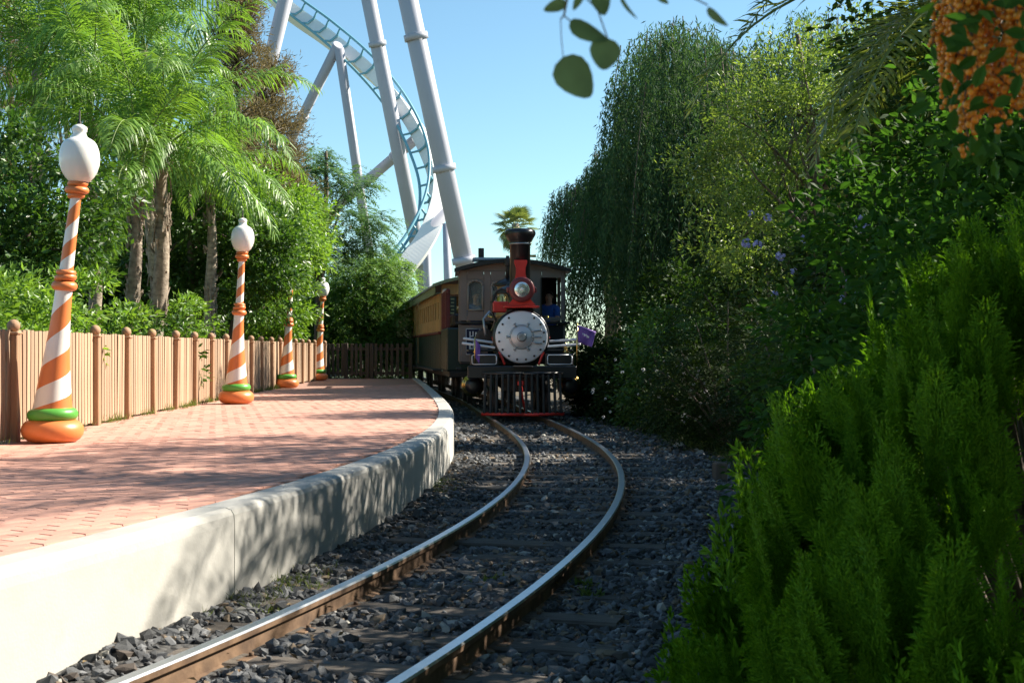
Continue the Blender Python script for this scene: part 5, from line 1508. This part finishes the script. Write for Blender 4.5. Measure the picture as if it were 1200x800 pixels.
o = link_mesh('inner_sprays', np_mesh('inner_sprays', V, F, M['lf_thuja']), th); o['kind'] = 'stuff'
mb = MB()
for k in range(60):
    az = random.uniform(0, 6.28); zz_ = random.uniform(.2, 1.6); r_ = float(np.interp(zz_, prof_z, prof_r)) * .5
    mb.tube([(0.06 * math.cos(az), .06 * math.sin(az), 0), (r_ * .5 * math.cos(az), r_ * .5 * math.sin(az), zz_ * .55), (r_ * math.cos(az), r_ * math.sin(az), zz_ + .2)], [.03, .018, .006], 5)
mb.build('stems', M['bark'], th)

# ---- berry-laden duranta close by, hanging into the picture from the side
bx, by = 1.75, 2.75
db = empty('berry_shrub', (bx, by, -.15), 0, 'duranta shrub hung with bright orange berries', 'shrub')
V, F, c = clump_leaves([((1.22, 2.75, 1.86), (.42, .4, .30)), ((1.75, 2.9, 2.0), (.5, .5, .5)), ((1.35, 2.8, 2.25), (.5, .5, .3))], 70, 16, .13, .052, .03, .4, .3, True)
link_mesh('foliage', np_mesh('foliage', V - np.array([bx, by, -.15]), F, M['lf_duranta']), db)
mb = MB()
for q in random.sample([tuple(v) for v in c], 30):
    q = Vector(q) - Vector((bx, by, -.15)); b = Vector((random.uniform(-.1, .1), random.uniform(-.1, .1), 0))
    mb.tube([b, Vector((q.x * .35, q.y * .35, q.z * .55)), Vector((q.x * .8, q.y * .8, q.z * .98)), q], [.022, .014, .007, .003], 5)
mb.build('stems', M['twig'], db)
def raceme(seed):
    r = random.Random(seed); mb = MB(); ln = r.uniform(.10, .16)
    mb.tube([(0, 0, 0), (.01, 0, -ln * .5), (0, .01, -ln)], .0018, 4, 1)
    k = 0; z = -.006
    while z > -ln:
        a_ = k * 2.4; rad = .010 + r.uniform(0, .004)
        mb.sphere((rad * math.cos(a_), rad * math.sin(a_), z), r.uniform(.0052, .0066), 8, 0)
        z -= .0042; k += 1
    return mb.mesh('berry_cluster', [M['berry'], M['twig']])
RM = [raceme(k) for k in range(4)]
n = 70; q_ = np.array([tuple(P(random.uniform(1085, 1215), random.uniform(-20, 190), random.uniform(2.2, 2.42))) for _ in range(n)])
V, F = leaf_arrays(q_, unit(rng.normal(size=(n, 3)) + np.array([-.3, 0, -.4])), rng.normal(size=(n, 3)) + np.array([0, -1.0, .5]), .045 * rng.uniform(.7, 1.2, n), .026, big=True)
link_mesh('outer_leaves', np_mesh('outer_leaves', V - np.array(db.location), F, M['lf_duranta']), db)['kind'] = 'stuff'
for k in range(84):
    px = random.uniform(1098, 1230); py = random.uniform(-70, 90)
    if px < 1125 and py > 75: continue
    Y = random.uniform(2.45, 2.75); p = P(px, py, Y)
    link_mesh('berry_cluster', RM[k % 4], db, p - db.location, (random.gauss(0, .25), random.gauss(0, .25), random.uniform(0, 6)), random.uniform(.8, 1.15))

# ---- branch with round leaves hanging overhead close to the camera
ob = empty('overhanging_branch', P(690, -60, 1.55), 0, 'out-of-focus twig with round green leaves hanging overhead', 'branch')
def oval_leaf(wr):
    n = 14; V = [(0, 0, 0)]; F = []
    for k in range(n):
        a_ = 2 * math.pi * k / n
        t = .5 - .5 * math.cos(a_); w = wr * .5 * math.sin(a_) * (1.35 - .75 * t)
        V.append((w, .09 * math.sin(t * 3) * .3 + abs(w) * .22, -t))
    V[0] = (0, .02, -.45)
    for k in range(n): F.append((0, 1 + k, 1 + (k + 1) % n))
    me = MB().add(V, F, 0, True).mesh('leaf', M['lf_eucalypt'])
    return me
LF = [oval_leaf(.8), oval_leaf(.55), oval_leaf(.95)]
leaves = [  # stalk px, py, tip px, py, mesh, yaw
    (660, 66, 692, 114, 0, .2), (712, 44, 707, 82, 2, .1), (668, 24, 713, 47, 1, .5), (664, 3, 637, 12, 1, .6), (684, -8, 672, 12, 1, .8), (704, -14, 708, 18, 0, .4), (728, -6, 748, 22, 1, 1.1), (770, -8, 784, 4, 1, .4), (830, 8, 854, 30, 1, .7)]
tw_pts = [P(690, -60, 1.55), P(668, -20, 1.55), P(661, 18, 1.55), P(657, 22, 1.55)]
mb = MB().tube([p - ob.location for p in tw_pts], [.003, .002, .0014, .001], 5)
mb.tube([P(657, 22, 1.55) - ob.location, P(658, 45, 1.55) - ob.location, P(660, 66, 1.55) - ob.location], .0006, 4)
mb.tube([P(690, -60, 1.55) - ob.location, P(720, -25, 1.55) - ob.location, P(780, -20, 1.55) - ob.location, P(830, 6, 1.55) - ob.location], [.003, .002, .0015, .001], 5)
mb.tube([P(668, -20, 1.55) - ob.location, P(700, 10, 1.55) - ob.location, P(712, 44, 1.55) - ob.location], .0009, 4)
mb.tube([P(661, 18, 1.55) - ob.location, P(668, 24, 1.55) - ob.location], .0009, 4)
mb.build('twig', M['twig'], ob)
for (ax, ay, bx_, by_, mi_, yaw) in leaves:
    a_, b_ = P(ax, ay, 1.55), P(bx_, by_, 1.55); d = b_ - a_; ln = d.length
    q = Vector((0, 0, -1)).rotation_difference(d.normalized()) @ Matrix.Rotation(yaw, 3, 'Z').to_quaternion()
    o = link_mesh('leaf', LF[mi_], ob, a_ - ob.location, q.to_euler(), ln)

# ---- unseen tree beside the camera, canopy added to block skylight over the track
tree('unseen_shade_tree', (4.4, 3.4, -.2), [((3.6, 3.4, 6.6), (2.4, 2.2, 1.5)), ((1.4, 1.5, 5.2), (2.4, 2.2, .9)), ((.4, 6.0, 7.0), (2.4, 2.0, .9)), ((2.6, 8.6, 7.2), (2.2, 1.9, .9)), ((-.6, -1.2, 5.0), (2.4, 2.2, .9)), ((4.6, .4, 5.2), (2.0, 2.2, 1.6)), ((-.4, 9.2, 7.6), (1.7, 1.5, .7)), ((4.6, 5.0, 4.4), (1.3, 1.1, 1.4))], 'lf_ever', 'broad unseen shade tree, its canopy added over the near end of the line', 620, 60, .5, .15, .09, .24, nlimb=26)
for (x, y, h, lab) in ((.5, -7.5, 8.5, 'tall unseen evergreen tree added behind the shade tree to block skylight'), (5.5, -5.5, 9.0, 'tall unseen evergreen tree added beyond the berry shrub to block skylight')):  # unseen evergreens behind the camera, added to cut sky fill from the back
    tree('evergreen_tree', (x, y, -.25), [((x, y, h * .62), (2.6, 2.4, h * .36)), ((x - 1.0, y + .8, h * .40), (2.0, 1.8, h * .28))], 'lf_ever', lab, 240, 55, .55, .17, .10, .2, group='dark evergreen trees')

# ---- fan palm far off behind the chimney
FPc = P(604, 262, 70)
fp = empty('fan_palm', (FPc.x, 70, -.4), 0, 'distant fan palm showing behind the locomotive chimney', 'palm')
MB().tube([(0, 0, 0), (.2, 0, 4), (0, 0, FPc.z + .4)], [.3, .25, .2], 10).build('trunk', M['palmbark'], fp)
def fan():
    V = []; F = []
    mb = MB().tube([(0, 0, 0), (.45, 0, .05), (.8, 0, 0)], .02, 4, 1)
    for k in range(18):
        a_ = -1.5 + 3.0 * k / 17; d = Vector((math.cos(a_), math.sin(a_), 0)); s = Vector((-math.sin(a_), math.cos(a_), 0)) * .04
        p0 = Vector((.75, 0, 0)); p1 = p0 + d * .4 + Vector((0, 0, .03)); p2 = p0 + d * .75 - Vector((0, 0, .15))
        b = len(V); V += [p0, p1 + s, p1 - s, p2]; F += [(b, b + 1, b + 2), (b + 1, b + 3, b + 2)]
    mb.add(V, F)
    return mb.mesh('fan_leaf', [M['lf_fan'], M['rachis']])
FN = fan()
for k in range(46):
    el = 1.2 - 2.7 * k / 46; az = k * 2.4
    link_mesh('fan_leaf', FN, fp, (0, 0, FPc.z + .2), (random.gauss(0, .3), -el, az), random.uniform(.8, 1.1))

# ---- square posts, weeds, grass
for (px, py0, py1, lab) in ((843, 534, 566, 'short dark square post at the edge of the ballast'), (749, 485, 504, 'short dark post under the bushes near the locomotive')):
    Y = 1500 * (CAMZ + .17) / (py1 - 410); p = P(px, py1, Y); h = (py1 - py0) / 1500 * Y
    tag(MB().cbox((0, 0, h / 2 - .03), (.125, .125, h + .06), .012).build('marker_post', M['dfence'], None, (p.x, p.y, gz(p.x, p.y)), (0, .02, .3)), lab, 'post')
def grass_mesh(name, pts, h, w, per, lean=.5):
    pts = np.repeat(np.asarray(pts, float), per, 0); n = len(pts)
    pts = pts + np.stack([rng.normal(0, .035, n), rng.normal(0, .035, n), np.zeros(n)], 1)
    ax = unit(np.stack([rng.normal(0, lean, n), rng.normal(0, lean, n), np.ones(n)], 1))
    return leaf_arrays(pts, ax, rng.normal(size=(n, 3)), h * rng.uniform(.4, 1.2, n), w)
gp = []
for k in range(420):      # verge grass beyond the ballast
    y = rng.uniform(9, 24); x = cpoly(y) + rng.uniform(1.75, 3.0); gp.append((x, y, gz(x, y)))
for k in range(120):      # tufts under the fence
    y = rng.uniform(10.5, 30); x = fence_x(y) + rng.normal(0, .05); gp.append((x, y, PZ - .01))
wsp = []
for k in range(34):
    y = rng.choice([6.4, 6.9, 7.3, 11.6, 12.1]) + rng.normal(0, .18); x = float(wpoly(y)) + abs(rng.normal(.05, .12)) + .02; wsp.append((x, y, float(bed_z(np.array([x]), np.array([y]))[0])))
V, F = join([grass_mesh('g', gp, .13, .006, 26), grass_mesh('g', wsp, .07, .004, 22, .8)])
tag(link_mesh('grass', np_mesh('grass', V, F, M['lf_grass'])), 'thin grass along the verge, fence foot and platform wall', 'grass', kind='stuff')
for (px, py, lab) in ((578, 683, 'small green weed sprouting between the rails'), (685, 688, 'green weed growing against the outer rail'), (690, 700, 'dry straggly weed by a sleeper end outside the rails')):
    Y = 1500 * (CAMZ - BZ) / (py - 410); p = P(px, py, Y); base = (p.x, p.y, BZ)
    n = 60; c_ = np.array([[p.x, p.y, BZ]]) + np.stack([rng.normal(0, .03, n), rng.normal(0, .015, n), np.zeros(n)], 1)
    ax = unit(np.stack([rng.normal(0, .7, n), rng.normal(0, .7, n), np.ones(n) * .8], 1))
    V, F = leaf_arrays(c_, ax, rng.normal(size=(n, 3)), .07 * rng.uniform(.5, 1.2, n), .016)
    tag(link_mesh('weed', np_mesh('weed', V - np.array(base), F, M['lf_grass']), None, base), lab, 'weed')
# fallen leaves on the ballast and along the wall foot
n = 900; y = 3 + 21 * rng.uniform(0, 1, n) ** 1.6; x = cpoly(y) + rng.uniform(-1.25, 2.1, n); ok = x > wpoly(y) + .05; x = x[ok]; y = y[ok]; n = len(x)
q_ = np.stack([x, y, bed_z(x, y) + rng.uniform(.015, .045, n)], 1)
V, F = leaf_arrays(q_, unit(np.stack([rng.normal(size=n), rng.normal(size=n), rng.normal(0, .25, n)], 1)), np.array([0, 0, 1.0]) + rng.normal(0, .4, (n, 3)), .045 * rng.uniform(.5, 1.2, n), .018, .3)
tag(link_mesh('fallen_leaves', np_mesh('fallen_leaves', V, F, M['litter'])), 'dry brown fallen leaves scattered over the ballast', 'leaves', kind='stuff')
